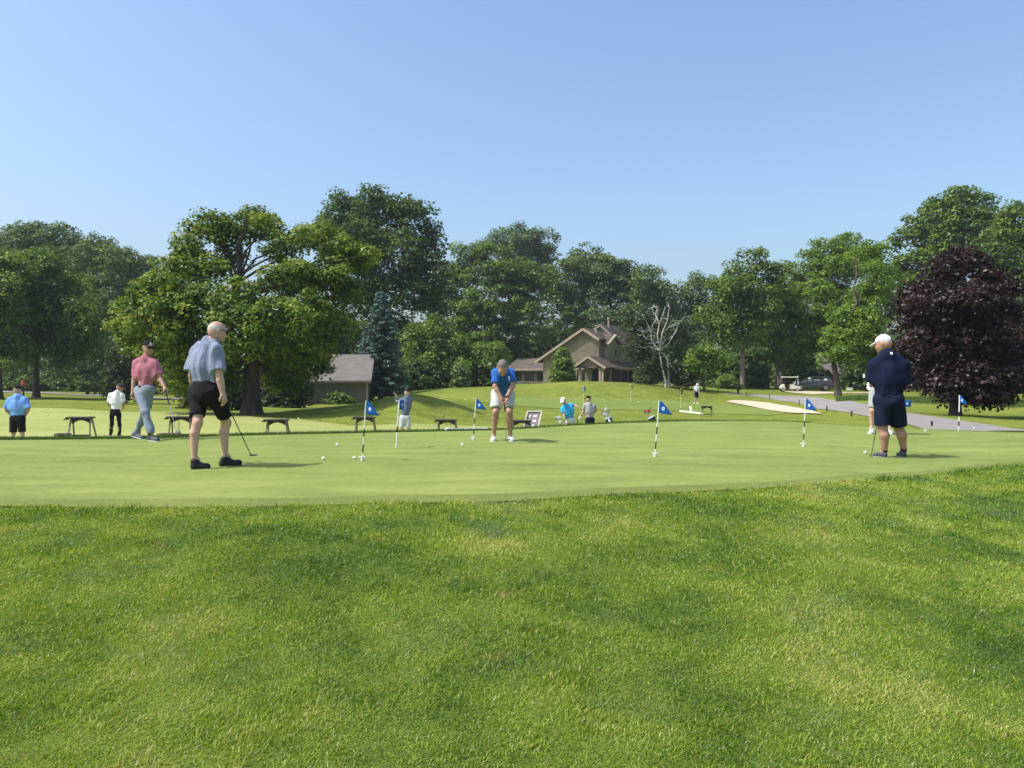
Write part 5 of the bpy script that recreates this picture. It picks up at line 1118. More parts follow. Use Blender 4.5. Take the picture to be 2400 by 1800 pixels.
# cross gable of the bay: ridge runs sideways
M_ = MB(); slab(M_, [(7.7,3.1,7.2),(10.1,3.1,7.2),(10.1,.6,5.75),(8.2,.6,5.75)], .2); slab(M_, [(10.1,3.1,7.2),(7.7,3.1,7.2),(8.2,5.5,5.75),(10.1,5.5,5.75)], .2); M_.build("roof", M_roof, house)
M_ = MB(); M_.beam((10.14,.6,5.6),(10.14,3.1,7.05),.3,.3); M_.beam((10.14,3.1,7.05),(10.14,5.5,5.6),.3,.3); M_.build("bargeboard", M_trim, house)
M_ = MB(); M_.prismx([(1.4,5.84),(4.8,5.84),(3.1,6.85)], 9.0, 9.7); M_.build("wall", M_wall, house)
# lower skirt roof over the entrance and garden rooms
M_ = MB(); slab(M_, [(9.05,-.2,3.75),(9.05,7.0,3.75),(11.5,7.0,2.45),(11.5,-.2,2.45)], .18); M_.build("roof", M_roof, house)
M_ = MB(); M_.beam((11.52,-.2,2.33),(11.52,7.0,2.33),.1,.24); M_.build("fascia", M_trim, house)
# porch: gable towards the front left
M_ = MB(); slab(M_, [(6.6,-3.2,2.55),(6.6,1.2,2.55),(9.0,1.2,4.0),(9.0,-3.2,4.0)], .18); slab(M_, [(9.0,-3.2,4.0),(9.0,1.2,4.0),(11.6,1.2,2.45),(11.6,-3.2,2.45)], .18); M_.build("porch_roof", M_roof, house)
M_ = MB(); M_.beam((6.6,-3.25,2.40),(9.0,-3.25,3.86),.1,.30); M_.beam((9.0,-3.25,3.86),(11.6,-3.25,2.31),.1,.30); M_.build("bargeboard", M_trim, house)
M_ = MB(); M_.prism([(7.2,2.62),(10.9,2.62),(9.0,3.72)], -2.7, -2.55); M_.build("porch_gable", M_wall, house)
for x_, y_ in ((7.4,-2.6),(10.5,-2.6),(10.9,-2.6),(10.5,.6)): MB().box((x_-.13,y_-.13,-.6),(x_+.13,y_+.13,2.6)).build("post", M_trim, house)
MB().box((7.0,-2.85,2.38),(11.1,-2.55,2.6)).build("porch_beam", M_trimd, house)
d_ = MB().box((8.0,-.10,0),(9.0,-.01,2.1)).build("door", M_dark, house); MB().box((8.86,-.16,1.0),(8.92,-.11,1.15)).build("handle", M_STEEL, d_)
window(house, 5.5, 7.0, .2, 2.3, 0, 'y', 2)
window(house, 3.4, 4.3, 3.9, 5.3, 9.75, 'x', 1); window(house, 6.6, 7.6, 3.6, 5.0, 10.1, 'x', 1); window(house, 3.0, 4.6, .4, 2.1, 9.0, 'x', 2); window(house, 5.2, 7.0, .3, 2.1, 10.1, 'x', 2, M_dark)
MB().box((10.12,7.6,-.4),(10.16,8.7,2.1)).build("door", M_dark, house)
M_ = MB(); M_.box((10.1,7.2,2.9),(11.6,9.6,3.05))
for k in range(8): M_.box((11.5,7.25+k*.32,3.05),(11.56,7.31+k*.32,3.95))
M_.box((11.46,7.2,3.95),(11.6,9.6,4.05)); M_.build("balcony", M_trim, house)
MB().tube([(7.9,5.4,7.9),(7.9,5.4,9.5)], .15, 12).tube([(7.9,5.4,9.5),(7.9,5.4,9.8)], .22, 12).build("flue_pipe", M_trim, house)
MB().tube([(8.0,1.2,6.9),(8.0,1.2,8.3)], .12, 12).tube([(8.0,1.2,8.3),(8.0,1.2,8.5)], .17, 12).build("flue_pipe", M_trim, house)
MB().tube([(9.7,6.6,6.4),(9.7,6.6,7.0)], .08, 8).build("roof_vent", M_polew, house)
M_ = MB(); M_.prism([(10.2,-.6),(12.4,-.6),(12.4,3.1),(10.2,4.3)], 9.7, 13); M_.build("wall", M_wall, house)
M_ = MB(); slab(M_, [(9.6,9.3,4.75),(9.6,13.6,4.75),(13.2,13.6,2.85),(13.2,9.3,2.85)], .2); M_.build("roof", M_roof, house)
M_ = MB(); M_.beam((9.6,9.26,4.6),(13.2,9.26,2.7),.1,.28); M_.build("bargeboard", M_trim, house)
# low wing on the left with the window band
M_ = MB(); M_.box((-7.2,2.0,-.8),(-.02,8.0,2.35)); M_.build("wing_wall", M_wallg, house)
M_ = MB(); slab(M_, [(-7.8,1.2,2.35),(-.05,1.2,2.35),(-.05,5.4,4.0),(-7.8,5.4,4.0)], .2); slab(M_, [(-7.8,5.4,4.0),(-.05,5.4,4.0),(-.05,9.0,2.35),(-7.8,9.0,2.35)], .2); M_.build("wing_roof", M_roofd, house)
M_ = MB(); M_.beam((-7.8,1.16,2.22),(-.05,1.16,2.22),.1,.24); M_.build("fascia", M_trim, house)
window(house, -6.8, -4.8, .35, 2.0, 2.0, 'y', 1); window(house, -4.6, -2.6, .35, 2.0, 2.0, 'y', 1); window(house, -2.4, -.4, .35, 2.0, 2.0, 'y', 1)
# --- shed
sx, sy = P(792, 880, 72).x, 72.0; sz = Hs(sx, sy) - .05
shed = thing("shed", (sx, sy, sz), "small low shed with grey-brown shingle roof between the oak and the spruce", "shed", rz=math.radians(4))
MB().box((-3.6,0,-.4),(2.75,4.6,2.20)).build("wall", M_wallg, shed)
M_ = MB(); slab(M_, [(-4.0,-.55,2.22),(3.15,-.55,2.22),(3.15,2.3,4.75),(-4.0,2.3,4.75)], .16); slab(M_, [(-4.0,2.3,4.75),(3.15,2.3,4.75),(3.15,5.1,2.22),(-4.0,5.1,2.22)], .16); M_.build("roof", M_roofp, shed)
M_ = MB(); M_.prismx([(0,2.2),(4.6,2.2),(2.3,4.42)], -3.6, 2.75); M_.build("gable", M_wallg, shed)
M_ = MB(); M_.box((-4.0,-.62,2.02),(3.15,-.54,2.20)); M_.build("fascia", M_trimd, shed); M_ = MB(); M_.box((2.62,-.06,-.4),(2.80,-.001,2.1)); M_.build("corner_trim", M_trim, shed)
MB().tube([(-.5,.75,3.2),(-.5,.75,3.85)], .09, 10).build("roof_vent", M_trimd, shed)
# --- house pieces behind the trees at the path side
bx_, by_ = P(1630, 880, 108).x, 108.0
b2 = thing("house", (bx_, by_, Hs(bx_, by_)), "tan house wall half hidden behind the small bright round tree", "house", rz=math.radians(-20))
MB().box((-1.6,0,-.6),(.6,4,2.5)).build("wall", M_wall, b2); MB().box((.62,1.5,-.6),(7.2,5,2.0)).build("wall", M_wallg, b2)
M_ = MB(); slab(M_, [(-1.9,-.5,2.5),(.9,-.5,2.5),(.9,2.0,3.3),(-1.9,2.0,3.3)], .2); slab(M_, [(.7,.9,2.0),(7.6,.9,2.0),(7.6,3.6,2.7),(.7,3.6,2.7)], .2); M_.build("roof", M_roofd, b2)
window(b2, 4.6, 6.4, .6, 1.7, 1.5, 'y', 2, M_dark)
bx_, by_ = P(1952, 880, 104).x, 104.0
b3 = thing("house", (bx_, by_, Hs(bx_, by_)), "pale roofed house with angular eaves behind the parked dark car", "house", rz=math.radians(12))
MB().box((-3.4,0,-.6),(2.2,7,2.6)).build("wall", M_wallg, b3)
M_ = MB(); slab(M_, [(-1.6,-.8,2.5),(2.6,-.8,2.5),(.6,2.6,5.4),(-1.6,2.6,5.4)], .22); slab(M_, [(-1.0,-1.4,2.1),(3.2,-1.4,1.6),(4.8,-.4,2.7),(-1.0,-.4,3.0)], .22); M_.build("roof", M_roofp, b3)
window(b3, -3.0, -1.2, .6, 2.0, 0, 'y', 2, M_dark)
# ================================================================ vehicles
M_carp = simple("car_paint_charcoal", (.035,.038,.045), .25, c2=(.032,.035,.041), spec=.6, coat=.6); M_tyre = simple("tyre_rubber", (.018,.018,.018), .85); M_rim = simple("alloy_rim", (.62,.64,.66), .3, metal=.7)
M_carg = simple("car_glass", (.012,.015,.018), .06, spec=.8); M_tail = simple("tail_light_red", (.28,.012,.012), .25); M_letter = simple("white_lettering", (.82,.84,.85), .6); M_trimb = simple("black_plastic", (.018,.018,.019), .6)
def loft(sections, name, mat, parent, smooth=True):
    """sections: list of (x, [(y,z)...]) closed rings"""
    n = len(sections[0][1]); vs = [(x, y, z) for x, r in sections for y, z in r]; fs = []
    for i in range(len(sections) - 1):
        for k in range(n): fs.append((i*n+k, i*n+(k+1) % n, (i+1)*n+(k+1) % n, (i+1)*n+k))
    fs += [tuple(range(n-1, -1, -1)), tuple(range((len(sections)-1)*n, len(sections)*n))]
    mb = MB(); mb.add(vs, fs); return mb.build(name, mat, parent, smooth)
def wheel(parent, x, y, r, w_, rimm=None):
    W = MB().tube([(x, y - w_/2, r), (x, y - w_/2 + .02, r), (x, y + w_/2 - .02, r), (x, y + w_/2, r)], [r * .93, r, r, r * .93], 24)
    o = W.build("wheel", M_tyre, parent, True); s = -1 if y < 0 else 1; R_ = MB(); yy = y + s * (w_/2 + .004)
    R_.tube([(x, yy - s*.03, r), (x, yy, r)], [r * .66, r * .64], 20); R_.build("rim", M_trimb, o)
    S_ = MB()
    for k in range(5):
        a = k * 2 * math.pi / 5 + .3; S_.beam((x + math.cos(a) * r * .08, yy + s * .012, r + math.sin(a) * r * .08), (x + math.cos(a) * r * .6, yy + s * .012, r + math.sin(a) * r * .6), .02, r * .17, (math.cos(a+1.57), 0, math.sin(a+1.57)))
    for k in range(20):
        a = k * math.pi / 10; b_ = a + math.pi / 10; S_.beam((x + math.cos(a) * r * .63, yy + s * .012, r + math.sin(a) * r * .63), (x + math.cos(b_) * r * .63, yy + s * .012, r + math.sin(b_) * r * .63), .02, r * .07, (0, 1, 0))
    S_.build("spokes", rimm or M_rim, o); return o
def suv(px, py, rz):
    x, y = pxc(px, 89.5); T = thing("parked_car", (x, y, Hs(x, y) + .02), "dark grey SUV with white lettering painted on its windows, parked behind the golf cart", "car", rz=rz)
    hw = .92      # nose points to -x
    prof = [(-2.30,.42,.74,.80),(-2.22,.30,.86,.86),(-1.9,.26,.98,.90),(-1.3,.24,1.04,.92),(-.7,.24,1.08,.92),(.2,.24,1.08,.92),(1.2,.24,1.10,.92),(1.8,.26,1.12,.90),(2.15,.32,1.10,.87),(2.30,.45,1.02,.82)]
    sec = [(x_, [(-w_*.96, z0), (-w_, z0+.12), (-w_, z0 + (z1-z0)*.55), (-w_*.95, z1-.04), (-w_*.82, z1), (w_*.82, z1), (w_*.95, z1-.04), (w_, z0 + (z1-z0)*.55), (w_, z0+.12), (w_*.96, z0)]) for x_, z0, z1, w_ in prof]
    loft(sec, "body", M_carp, T)
    cab = [(-1.25,1.03,1.06,.80,.78),(-.85,1.03,1.32,.82,.72),(-.35,1.03,1.60,.82,.66),(.3,1.03,1.68,.82,.66),(1.1,1.04,1.66,.82,.65),(1.7,1.06,1.56,.80,.63),(2.0,1.06,1.36,.79,.66),(2.18,1.04,1.10,.78,.76)]
    loft([(x_, [(-a, z0), (-b_, z1-.03), (-b_*.9, z1), (b_*.9, z1), (b_, z1-.03), (a, z0)]) for x_, z0, z1, a, b_ in cab], "cabin", M_carp, T)
    for s in (-1, 1):
        def sp_(x_, t):
            z0, z1 = np.interp(x_, [c[0] for c in cab], [c[1] for c in cab]), np.interp(x_, [c[0] for c in cab], [c[2] for c in cab]); a, b_ = np.interp(x_, [c[0] for c in cab], [c[3] for c in cab]), np.interp(x_, [c[0] for c in cab], [c[4] for c in cab])
            return (x_, s * (a + (b_ - a) * t + .012), z0 + (z1 - z0 - .03) * t)
        for a0, a1, b0, b1 in ((-.98,-.02,-.42,-.02),(.06,.95,.06,.95),(1.03,1.75,1.03,1.55)):
            P4 = [sp_(a0,.14), sp_(a1,.14), sp_(b1,.88), sp_(b0,.88)]; P5 = [(p[0], p[1] - s*.02, p[2]) for p in P4]
            g_ = MB().add(P4 + P5, [(0,1,2,3) if s < 0 else (3,2,1,0), (0,4,5,1), (1,5,6,2), (2,6,7,3), (3,7,4,0)]).build("side_window", M_carg, T)
            if s < 0:   # uneven white window lettering
                lm = MB()
                xx = a0 + .08; r_ = random.Random(int(a0 * 100))
                while xx < a1 - .12:
                    w_ = r_.uniform(.04, .10); h0 = r_.uniform(.10, .28); p = sp_(xx, .2); q = sp_(xx + w_, .2 + h0)
                    lm.box((xx, p[1] - .014, p[2]), (xx + w_ * .45, p[1] - .004, q[2])); lm.box((xx, q[1] - .030, q[2] - .035), (xx + w_, q[1] - .016, q[2])); xx += w_ + .035
                if a0 < -.5: c_ = sp_(-.35, .72); lm.box((c_[0] - .17, c_[1] - .02, c_[2] - .12), (c_[0] + .12, c_[1] - .008, c_[2] + .10))
                if a0 > 1: c_ = sp_(1.40, .45); lm.box((c_[0] - .16, c_[1] - .02, c_[2] - .10), (c_[0] + .12, c_[1] - .008, c_[2] + .10))
                lm.build("window_lettering", M_letter, g_)
        for xw in (-1.40, 1.40):
            wheel(T, xw, s * .80, .36, .23)
            A_ = MB(); 
            for k in range(9):
                a = math.pi * k / 9; b_ = math.pi * (k + 1) / 9; A_.beam((xw + math.cos(a) * .43, s * .915, .38 + math.sin(a) * .43), (xw + math.cos(b_) * .43, s * .915, .38 + math.sin(b_) * .43), .05, .07, (0, 1, 0))
            A_.build("wheel_arch", M_trimb, T)
        MB().box((1.95, s*.74 - .13, .92), (2.27, s*.74 + .13, 1.08)).build("tail_light", M_tail, T, bevel=.02); MB().box((-2.24, s*.64 - .16, .70), (-2.05, s*.64 + .18, .84)).build("headlight", M_polew, T, bevel=.02)
        MB().box((-.80, s*.90 - .05, 1.06), (-.62, s*.90 + s*.16 + .05, 1.20)).build("wing_mirror", M_carp, T, bevel=.02)
        MB().beam((-1.0, s*.925, .34), (1.0, s*.925, .34), .04, .12).build("sill_trim", M_trimb, T)
        MB().beam((-.3, s*.60, 1.70), (1.6, s*.58, 1.64), .03, .03).build("roof_rail", M_trimb, T)
    MB().add([(-1.16,-.68,1.10),(-1.16,.68,1.10),(-.42,.60,1.58),(-.42,-.60,1.58),(-1.12,-.68,1.09),(-1.12,.68,1.09),(-.38,.60,1.56),(-.38,-.60,1.56)], [(3,2,1,0),(4,5,6,7),(0,1,5,4),(1,2,6,5),(2,3,7,6),(3,0,4,7)]).build("windscreen", M_carg, T)
    return T
suv(1902, 915.5, math.radians(-10))
def golf_cart(px, py, rz):
    M_cream = simple("cart_cream", (.72,.66,.50), .4, spec=.5); M_seat = simple("cart_seat", (.62,.58,.47), .6); M_roofc = simple("cart_roof_cream", (.80,.74,.52), .5)
    x, y = pxc(px, 87.5); T = thing("golf_cart", (x, y, Hs(x, y) + .02), "cream golf cart with roof and bags strapped behind, parked in front of the dark car", "golf cart", rz=rz)
    # nose to -x
    M_ = MB(); M_.prism([(-1.12,.30),(-.62,.22),(-.55,.36),(-.62,.50),(-.66,.86),(-.80,.90),(-1.05,.70),(-1.18,.48)], -.56, .56); M_.build("front_cowl", M_cream, T, bevel=.03)
    MB().box((-.6,-.56,.20),(.25,.56,.30)).build("floor_pan", M_trimb, T)
    M_ = MB(); M_.prism([(.02,.30),(1.18,.26),(1.30,.40),(1.22,.62),(.70,.74),(.05,.74)], -.58, .58); M_.build("rear_body", M_cream, T, bevel=.03)
    MB().box((.0,-.56,.74),(.52,.56,.88)).build("seat", M_seat, T, bevel=.03); MB().prism([(.50,.90),(.60,.88),(.70,1.28),(.62,1.30)], -.56, .56).build("backrest", M_seat, T, bevel=.02)
    MB().prism([(-.95,1.78),(-.85,1.74),(.95,1.74),(1.08,1.80),(.95,1.86),(-.85,1.86)], -.62, .62).build("roof", M_roofc, T, bevel=.02)
    for s in (-1, 1):
        MB().tube([(-.72, s*.52, .86), (-.62, s*.54, 1.76)], .022, 8).build("roof_post", M_trimb, T); MB().tube([(.78, s*.52, .72), (.72, s*.54, 1.76)], .022, 8).build("roof_post", M_trimb, T)
        for xw in (-.86, .86): wheel(T, xw, s * .52, .23, .19, M_polew)
        MB().box((-1.16, s*.40-.07,.56),(-1.06, s*.40+.07,.66)).build("headlight", M_polew, T)
    MB().tube([(-.62, -.25, .82), (-.42, -.25, 1.02)], .018, 8).tube([(-.42+.14*math.cos(a)*.3, -.25+.16*math.sin(a), 1.03+.1*math.cos(a)) for a in np.linspace(0, 6.283, 13)], .014, 6).build("steering_wheel", M_trimb, T)
    MB().box((.86,-.5,.74),(1.2,.5,.80)).build("bag_deck", M_trimb, T)
    T.scale = (.88, .88, .9)
    return T, x, y
ct_, cx_, cy_ = golf_cart(1850, 911.5, math.radians(-8))
M_bagw = simple("bag_white", (.70,.72,.74), .6); M_bagb = simple("bag_black", (.02,.02,.023), .6); M_bagr = simple("bag_red", (.42,.03,.03), .6); M_bagc = simple("bag_tan", (.35,.30,.22), .6); M_bagl = simple("bag_lightblue", (.40,.58,.66), .6)
def golf_bag(loc, lean, label, cols, clubs=7, towel=False, sc=1.0, stand=True):
    T = thing("golf_bag", loc, label, "golf bag"); ax = Vector(lean).normalized(); r = .115 * sc; Ln = .86 * sc
    MB().tube([ax * .02, ax * .12, ax * Ln * .7, ax * Ln], [r * .95, r, r * .96, r * 1.08], 16).build("body", cols[0], T, True)
    MB().tube([ax * (Ln - .03), ax * (Ln + .02)], [r * 1.12, r * 1.12], 16).build("collar", cols[1], T, True)
    sd_ = ax.cross(Vector((0, 1, 0))).normalized(); fr = sd_.cross(ax).normalized(); fr = fr if fr.y < 0 else -fr
    MB().tube([ax * .14 + fr * r * .7, ax * .52 * sc + fr * r * .75], [.07 * sc, .075 * sc], 12).build("pocket", cols[1], T, True); MB().tube([ax * .16 + sd_ * r * .8, ax * .5 * sc + sd_ * r * .85], [.05, .05], 10).build("pocket", cols[0], T, True)
    if stand:
        for s in (-1, 1): MB().tube([ax * Ln * .86, Vector((-ax.x * .6 + s * .16, -ax.y * .6 + .05, .02)) + Vector((-.12, 0, 0))], .009, 6).build("stand_leg", M_STEEL, T)
    for k in range(clubs):
        a = k * 2.4; o_ = (sd_ * math.cos(a) + fr * math.sin(a)) * r * .6; e_ = o_ * 1.5 + ax * (Ln + random.uniform(.14, .34)); o2 = MB().tube([o_ + ax * (Ln - .1), e_], .007, 6).build("club", M_STEEL, T)
        MB().beam(e_, e_ + sd_ * .09 * (1 if k % 2 else -1) + ax * .03, .03, .05 if k > 2 else .09).build("club_head", cols[2] if k < 3 else M_CLUBH, o2, bevel=.012)
    if towel: MB().tube([ax * (Ln - .05) + fr * .14, ax * (Ln - .25) + fr * .17, ax * (Ln - .5) + fr * .16 + Vector((0,0,-.05))], [.035, .05, .06], 8).build("towel", C_WHITE, T, True)
    return T
for dy, cols, lb in ((-.30,(M_bagl,M_bagw,M_bagw),"pale blue and white golf bag strapped on the rear of the cart, nearer side"),(.28,(M_bagc,M_bagb,M_bagr),"tan and black golf bag strapped on the rear of the cart, farther side")):
    q = Matrix.Rotation(math.radians(-8), 3, 'Z') @ Vector((.92, dy * .9, .80)); golf_bag((cx_ + q.x, cy_ + q.y, Hs(cx_, cy_) + .745), (-.10, 0, 1), lb, cols, 6, stand=False, sc=.8)
golf_bag(tuple(G(1446, 30.0)), (-.38, .1, 1), "black and white stand bag with towel beside the man in grey shirt", (M_bagb, M_bagw, M_bagw), 8, True, 1.12)
golf_bag(tuple(G(1556, 29.0)), (-.55, .1, 1), "black and white golf bag with red club covers leaning behind the lone flag", (M_bagb, M_bagw, M_bagr), 5, False, 1.15)
golf_bag(tuple(G(1326, 27.2)), (-.25, .1, 1), "white golf bag with towel at the knees of the man in turquoise", (M_bagw, M_bagw, M_bagw), 4, True, .82)
# ================================================================ club racks along the range, boxes, board, bars
M_rtop = simple("rack_top_dark", (.035,.028,.026), .6, c2=(.05,.042,.038)); M_rleg = simple("rack_leg_brown_grey", (.27,.215,.17), .8, c2=(.20,.16,.13), scale=12)
def rack():
    T = thing("club_rack", (0, 0, 0), "club rack", "rack", "club racks along the range")
    MB().box((-.42,-.16,.70),(.36,.16,.745)).build("top_board", M_rtop, T, bevel=.006)
    M_ = MB(); n = 14; pr_ = [(-.34,.70),(-.34,.50)]   # arched apron
    pts = [(-.30 + .60 * k / n, .52 + .12 * math.sin(math.pi * k / n)) for k in range(n + 1)]
    vs = [(x_, -.02, z_) for x_, z_ in pts] + [(x_, -.02, .699) for x_, z_ in pts] + [(x_, .02, z_) for x_, z_ in pts] + [(x_, .02, .699) for x_, z_ in pts]; m = n + 1; fs = []
    for k in range(n): fs += [(k, k+1, m+k+1, m+k), (3*m+k, 3*m+k+1, 2*m+k+1, 2*m+k), (k, 2*m+k, 2*m+k+1, k+1), (m+k, m+k+1, 3*m+k+1, 3*m+k)]
    fs += [(0, m, 3*m, 2*m), (n, 2*m+n, 3*m+n, m+n)]
    M_.add(vs, fs).build("arched_apron", M_rtop, T)
    for sx_, sy_ in ((-1,-1),(-1,1),(1,-1),(1,1)): MB().beam((sx_*.30, sy_*.05, .70), (sx_*.31 + .09*sx_*.6 + .02, sy_*.20, 0), .045, .035).build("leg", M_rleg, T)
    MB().box((-.27,-.07,.13),(.27,.07,.18)).build("shelf_bar", M_rtop, T)
    MB().box((-.46,-.19,.66),(-.34,-.10,.70)).build("bracket", M_rtop, T)
    return T
proto = rack(); spots = [(191, 24.3, -.02, "leftmost club rack, right of the wooden box near the man in sky blue shirt"), (424, 24.8, .02, "club rack just left of the bald man's legs, clubs standing in it"), (650, 25.2, .02, "club rack standing alone between the bald man and the nearest flag"), (856, 27.6, .05, "club rack half behind the pole of the nearest flag"),
         (1048, 28.4, .0, "club rack with clubs leaning on it, left of the bent man"), (1223, 28.6, .05, "club rack in front of the sloping white-framed board"), (1657, 54.0, .0, "small far club rack beside the white T-shaped bar on the chipping green")]
def copy_tree(o, parent=None):
    c = o.copy(); COL.objects.link(c); c.parent = parent
    for ch in o.children: copy_tree(ch, c)
    return c
rk = []
kids = list(proto.children)
for i, (px, Y, dz, lb) in enumerate(spots):
    o = proto if i == 0 else copy_tree(proto); o.location = G(px, Y, dz); o["label"] = lb; o.rotation_euler = (0, 0, random.uniform(-.25, .1)); rk.append(o)
for j, (px, top, bot, Y, dx, lb) in enumerate(((416, 972, 1022, 24.5, .05, "dark iron standing in the rack left of the bald man"), (421, 970, 1022, 24.5, -.02, "second dark iron standing in the rack left of the bald man, right of its neighbour"), (1039, 976, 1012, 28.1, .32, "club leaning to the left against the rack by the bent man"), (1054, 984, 1014, 28.1, .12, "short club leaning on the rack by the bent man, right-hand one"))):
    b = G(px, Y); t_ = P(px, top, Y); club(Vector((b.x + dx, Y, b.z + .02)), Vector((b.x + dx * .75, Y, b.z + .25)), t_, (.09, 0, .01), lb, name="golf_iron", iron=True, shaftm=M_GRAPH)
b = G(1660, 54.2); club(b + Vector((-.6, 0, .05)), b + Vector((-.4, 0, .3)), b + Vector((.25, 0, 1.05)), (.1, 0, .02), "club leaning across the far rack on the chipping green", name="golf_iron", iron=True)
# ball boxes
M_boxw = simple("box_weathered_wood", (.20,.165,.13), .85, c2=(.12,.10,.08), scale=8); M_boxd = simple("box_dark_inside", (.02,.018,.016), .9)
for px, Y, wd_, lb in ((147, 23.6, .36, "low wooden ball box left of the leftmost rack"), (396, 24.2, .62, "long low wooden ball box behind the shoes of the man in pink"), (616, 24.2, .40, "low dark wooden ball box left of the lone rack")):
    T = thing("ball_box", G(px, Y, .0), lb, "box", "ball boxes on the range"); z0 = .10 if px != 616 else .05
    MB().box((-wd_/2,-.16,z0),(wd_/2,-.14,z0+.15)).build("side_panel", M_boxw, T); MB().box((-wd_/2,.14,z0),(wd_/2,.16,z0+.15)).build("side_panel", M_boxw, T)
    MB().box((-wd_/2,-.14,z0),(-wd_/2+.02,.14,z0+.15)).build("end_panel", M_boxw, T); MB().box((wd_/2-.02,-.14,z0),(wd_/2,.14,z0+.15)).build("end_panel", M_boxw, T)
    MB().box((-wd_/2+.02,-.14,z0),(wd_/2-.02,.14,z0+.02)).build("bottom", M_boxd, T); MB().box((-wd_/2+.14,-.163,z0+.03),(wd_/2-.03,-.161,z0+.12)).build("panel_opening", M_boxd, T)
# sloping information board
M_frame = simple("board_frame_cream", (.72,.70,.55), .6); M_board = simple("board_panel_mauve", (.30,.245,.235), .7)
o = G(1238, 28.9); T = thing("distance_board", o, "sloping brown panel in a cream frame with white markings behind the club rack", "sign board"); a = Vector((-.26,0,.10)); b_ = Vector((.28,0,.10)); up_ = Vector((.24,.35,1.0)); c_ = b_ + up_; d_ = a + up_
nv = (b_ - a).cross(up_).normalized()
def on(u, v, off=0): return a.lerp(b_, u) + up_ * v - (nv * off if nv.y > 0 else nv * -off)
q = [on(0,0), on(1,0), on(1,1), on(0,1)]; q2 = [p + Vector((0,.02,0)) for p in q]
MB().add(q + q2, [(0,1,2,3),(7,6,5,4),(0,4,5,1),(1,5,6,2),(2,6,7,3),(3,7,4,0)]).build("panel", M_board, T)
M_ = MB()
for s_, e_ in ((on(0,0,.01),on(1,0,.01)),(on(1,0,.01),on(1,1,.01)),(on(1,1,.01),on(0,1,.01)),(on(0,1,.01),on(0,0,.01))): M_.beam(s_, e_, .04, .05, nv)
M_.build("frame", M_frame, T); M_ = MB()
for u, v, w_ in ((.25,.82,.10),(.62,.82,.24),(.25,.64,.12),(.62,.64,.26),(.6,.46,.20),(.6,.28,.16),(.62,.12,.2)):
    M_.add([on(u-w_/2,v-.045,.014), on(u+w_/2,v-.045,.014), on(u+w_/2,v+.045,.014), on(u-w_/2,v+.045,.014)], [(0,1,2,3)])
M_.build("markings", M_letter, T)
for s_ in (.1, .95): MB().beam(on(s_, .7) + Vector((0,.03,0)), on(s_, .05) + Vector((.14,.42,-.15)), .035, .035).build("prop_leg", M_rtop, T)
o = G(1468, 30.5); T = thing("distance_board", o, "small brown board seen nearly edge-on between the golf bags", "sign board"); MB().beam((-.12,0,.20),(.10,0,.66),.40,.03,(0,1,0)).build("panel", M_board, T); MB().beam((.10,.2,.64),(.16,.5,.02),.03,.03).build("prop_leg", M_rtop, T)
# long white rod on the lip and the T-shaped bar
M_rod = simple("grey_rod", (.42,.46,.44), .5)
r0 = P(1052, 1016, 15.75); r1_ = P(1143, 1015.5, 15.85); r0.z = Hs(r0.x, r0.y) + .045; r1_.z = Hs(r1_.x, r1_.y) + .045
T = thing("bunker_rake", r0, "long grey rod with pale foot lying along the lip left of the bent man", "rake"); MB().tube([(0,0,0), r1_ - r0], .018, 8).build("handle", M_rod, T, True); MB().beam((-.06,-.14,-.01),(-.02,.16,.0),.05,.04).build("head", M_polew, T)
a = hitG(1593, 967); b_ = hitG(1648, 973); T = thing("alignment_bar", a, "white T-shaped bar lying on the turf beside the far club rack", "bar"); MB().beam((0,0,.12), b_ - a + Vector((0,0,.12)), .12, .12).build("long_bar", M_polew, T)
m_ = (b_ - a) * .5; MB().beam(m_ + Vector((0,.0,.16)), m_ + Vector((.06,.6,.50)), .12, .10).build("cross_bar", M_polew, T)
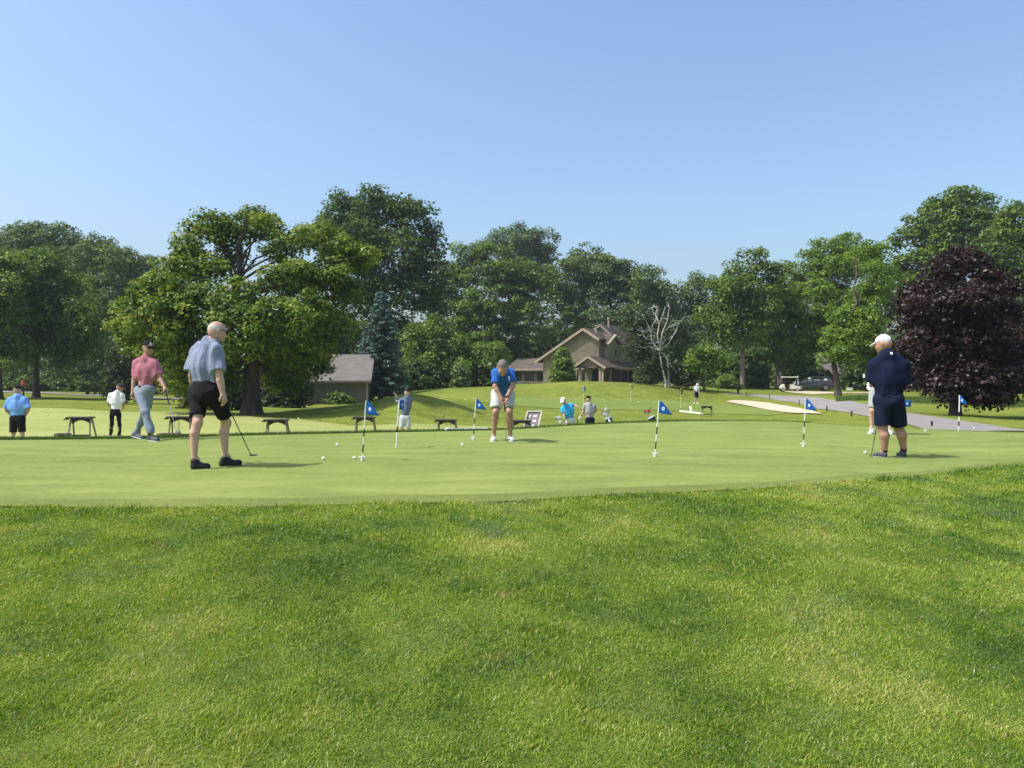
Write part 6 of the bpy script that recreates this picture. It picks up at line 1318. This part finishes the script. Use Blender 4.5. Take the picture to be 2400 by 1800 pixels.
# posts beside the path
M_post = simple("dark_post", (.05,.040,.033), .85)
GP = "short dark posts along the cart path"
for px, base, hgt, lb in ((1683,920.5,6,"farthest left, in front of the yellow grass"),(1749.5,928.5,7,"just right of the taller leaning post"),(1803,936,8,"above the far end of the sand bunker"),(1873,950,9,"above the middle of the sand bunker"),(1938,964,9,"right of the sand bunker"),(1996,976,9,"left of the hidden golfer"),(2184,1000,9,"between the square flag and the rightmost flag")):
    p = hitG(px, base); Hh = hgt * p.y / F; T = MB().box((-.028,-.028,-.2),(.028,.028,Hh * 1.5)).build("path_post", M_post, None, loc=p, bevel=.012); tag(T, "short dark post beside the path, " + lb, "post", GP)
p = hitG(1731, 923); T = MB().beam((0,0,-.2), (-.08,0,.78), .24, .2).build("leaning_post", M_post, None, loc=p, bevel=.02); tag(T, "thicker dark post leaning slightly at the head of the cart path", "post")
# small white sign, white bench, orange cooler
p = hitG(1991, 922); T = thing("small_sign", p, "small white board on two thin legs beside the twin-trunk tree", "sign"); MB().box((-.35,-.02,.35),(.35,.02,.62)).build("board", M_polew, T)
for s in (-.2, .2): MB().box((s-.02,-.02,-.1),(s+.02,.02,.35)).build("leg", M_rleg, T)
p = hitG(1812, 907); T = thing("parked_boat_cover", p, "low white covered shape on the ground left of the stout pale trunk", "cover"); MB().prism([(-.8,0),(.8,0),(.75,.16),(.1,.30),(-.6,.12)], -.4, .4).build("cover", M_polew, T, bevel=.03)
p = G(55, 84); T = thing("water_cooler", p, "orange-red cooler on a post beyond the far left man's cap", "cooler"); MB().box((-.06,-.06,-.1),(.06,.06,1.05)).build("post", M_post, T); MB().tube([(0,0,1.05),(0,0,1.1),(0,0,1.55),(0,0,1.6)], [.18,.21,.21,.17], 14).build("tank", simple("cooler_orange", (.50,.10,.04), .5), T, True); MB().tube([(0,0,1.6),(0,0,1.68)], [.22,.20], 14).build("lid", simple("cooler_lid", (.45,.06,.03), .5), T, True)
# ================================================================ summer haze
M_haze, n, o = newmat("haze_air"); v = n.nodes.new("ShaderNodeVolumePrincipled"); v.inputs["Density"].default_value = .00025; v.inputs["Color"].default_value = (.86,.92,1,1); v.inputs["Anisotropy"].default_value = .2
L(n, v.outputs[0], o.inputs[1])
hz_ = MB().box((-420, -60, -6), (420, 420, 60)).build("haze", M_haze); tag(hz_, "thin summer haze in the air over the course", "haze", kind='stuff')
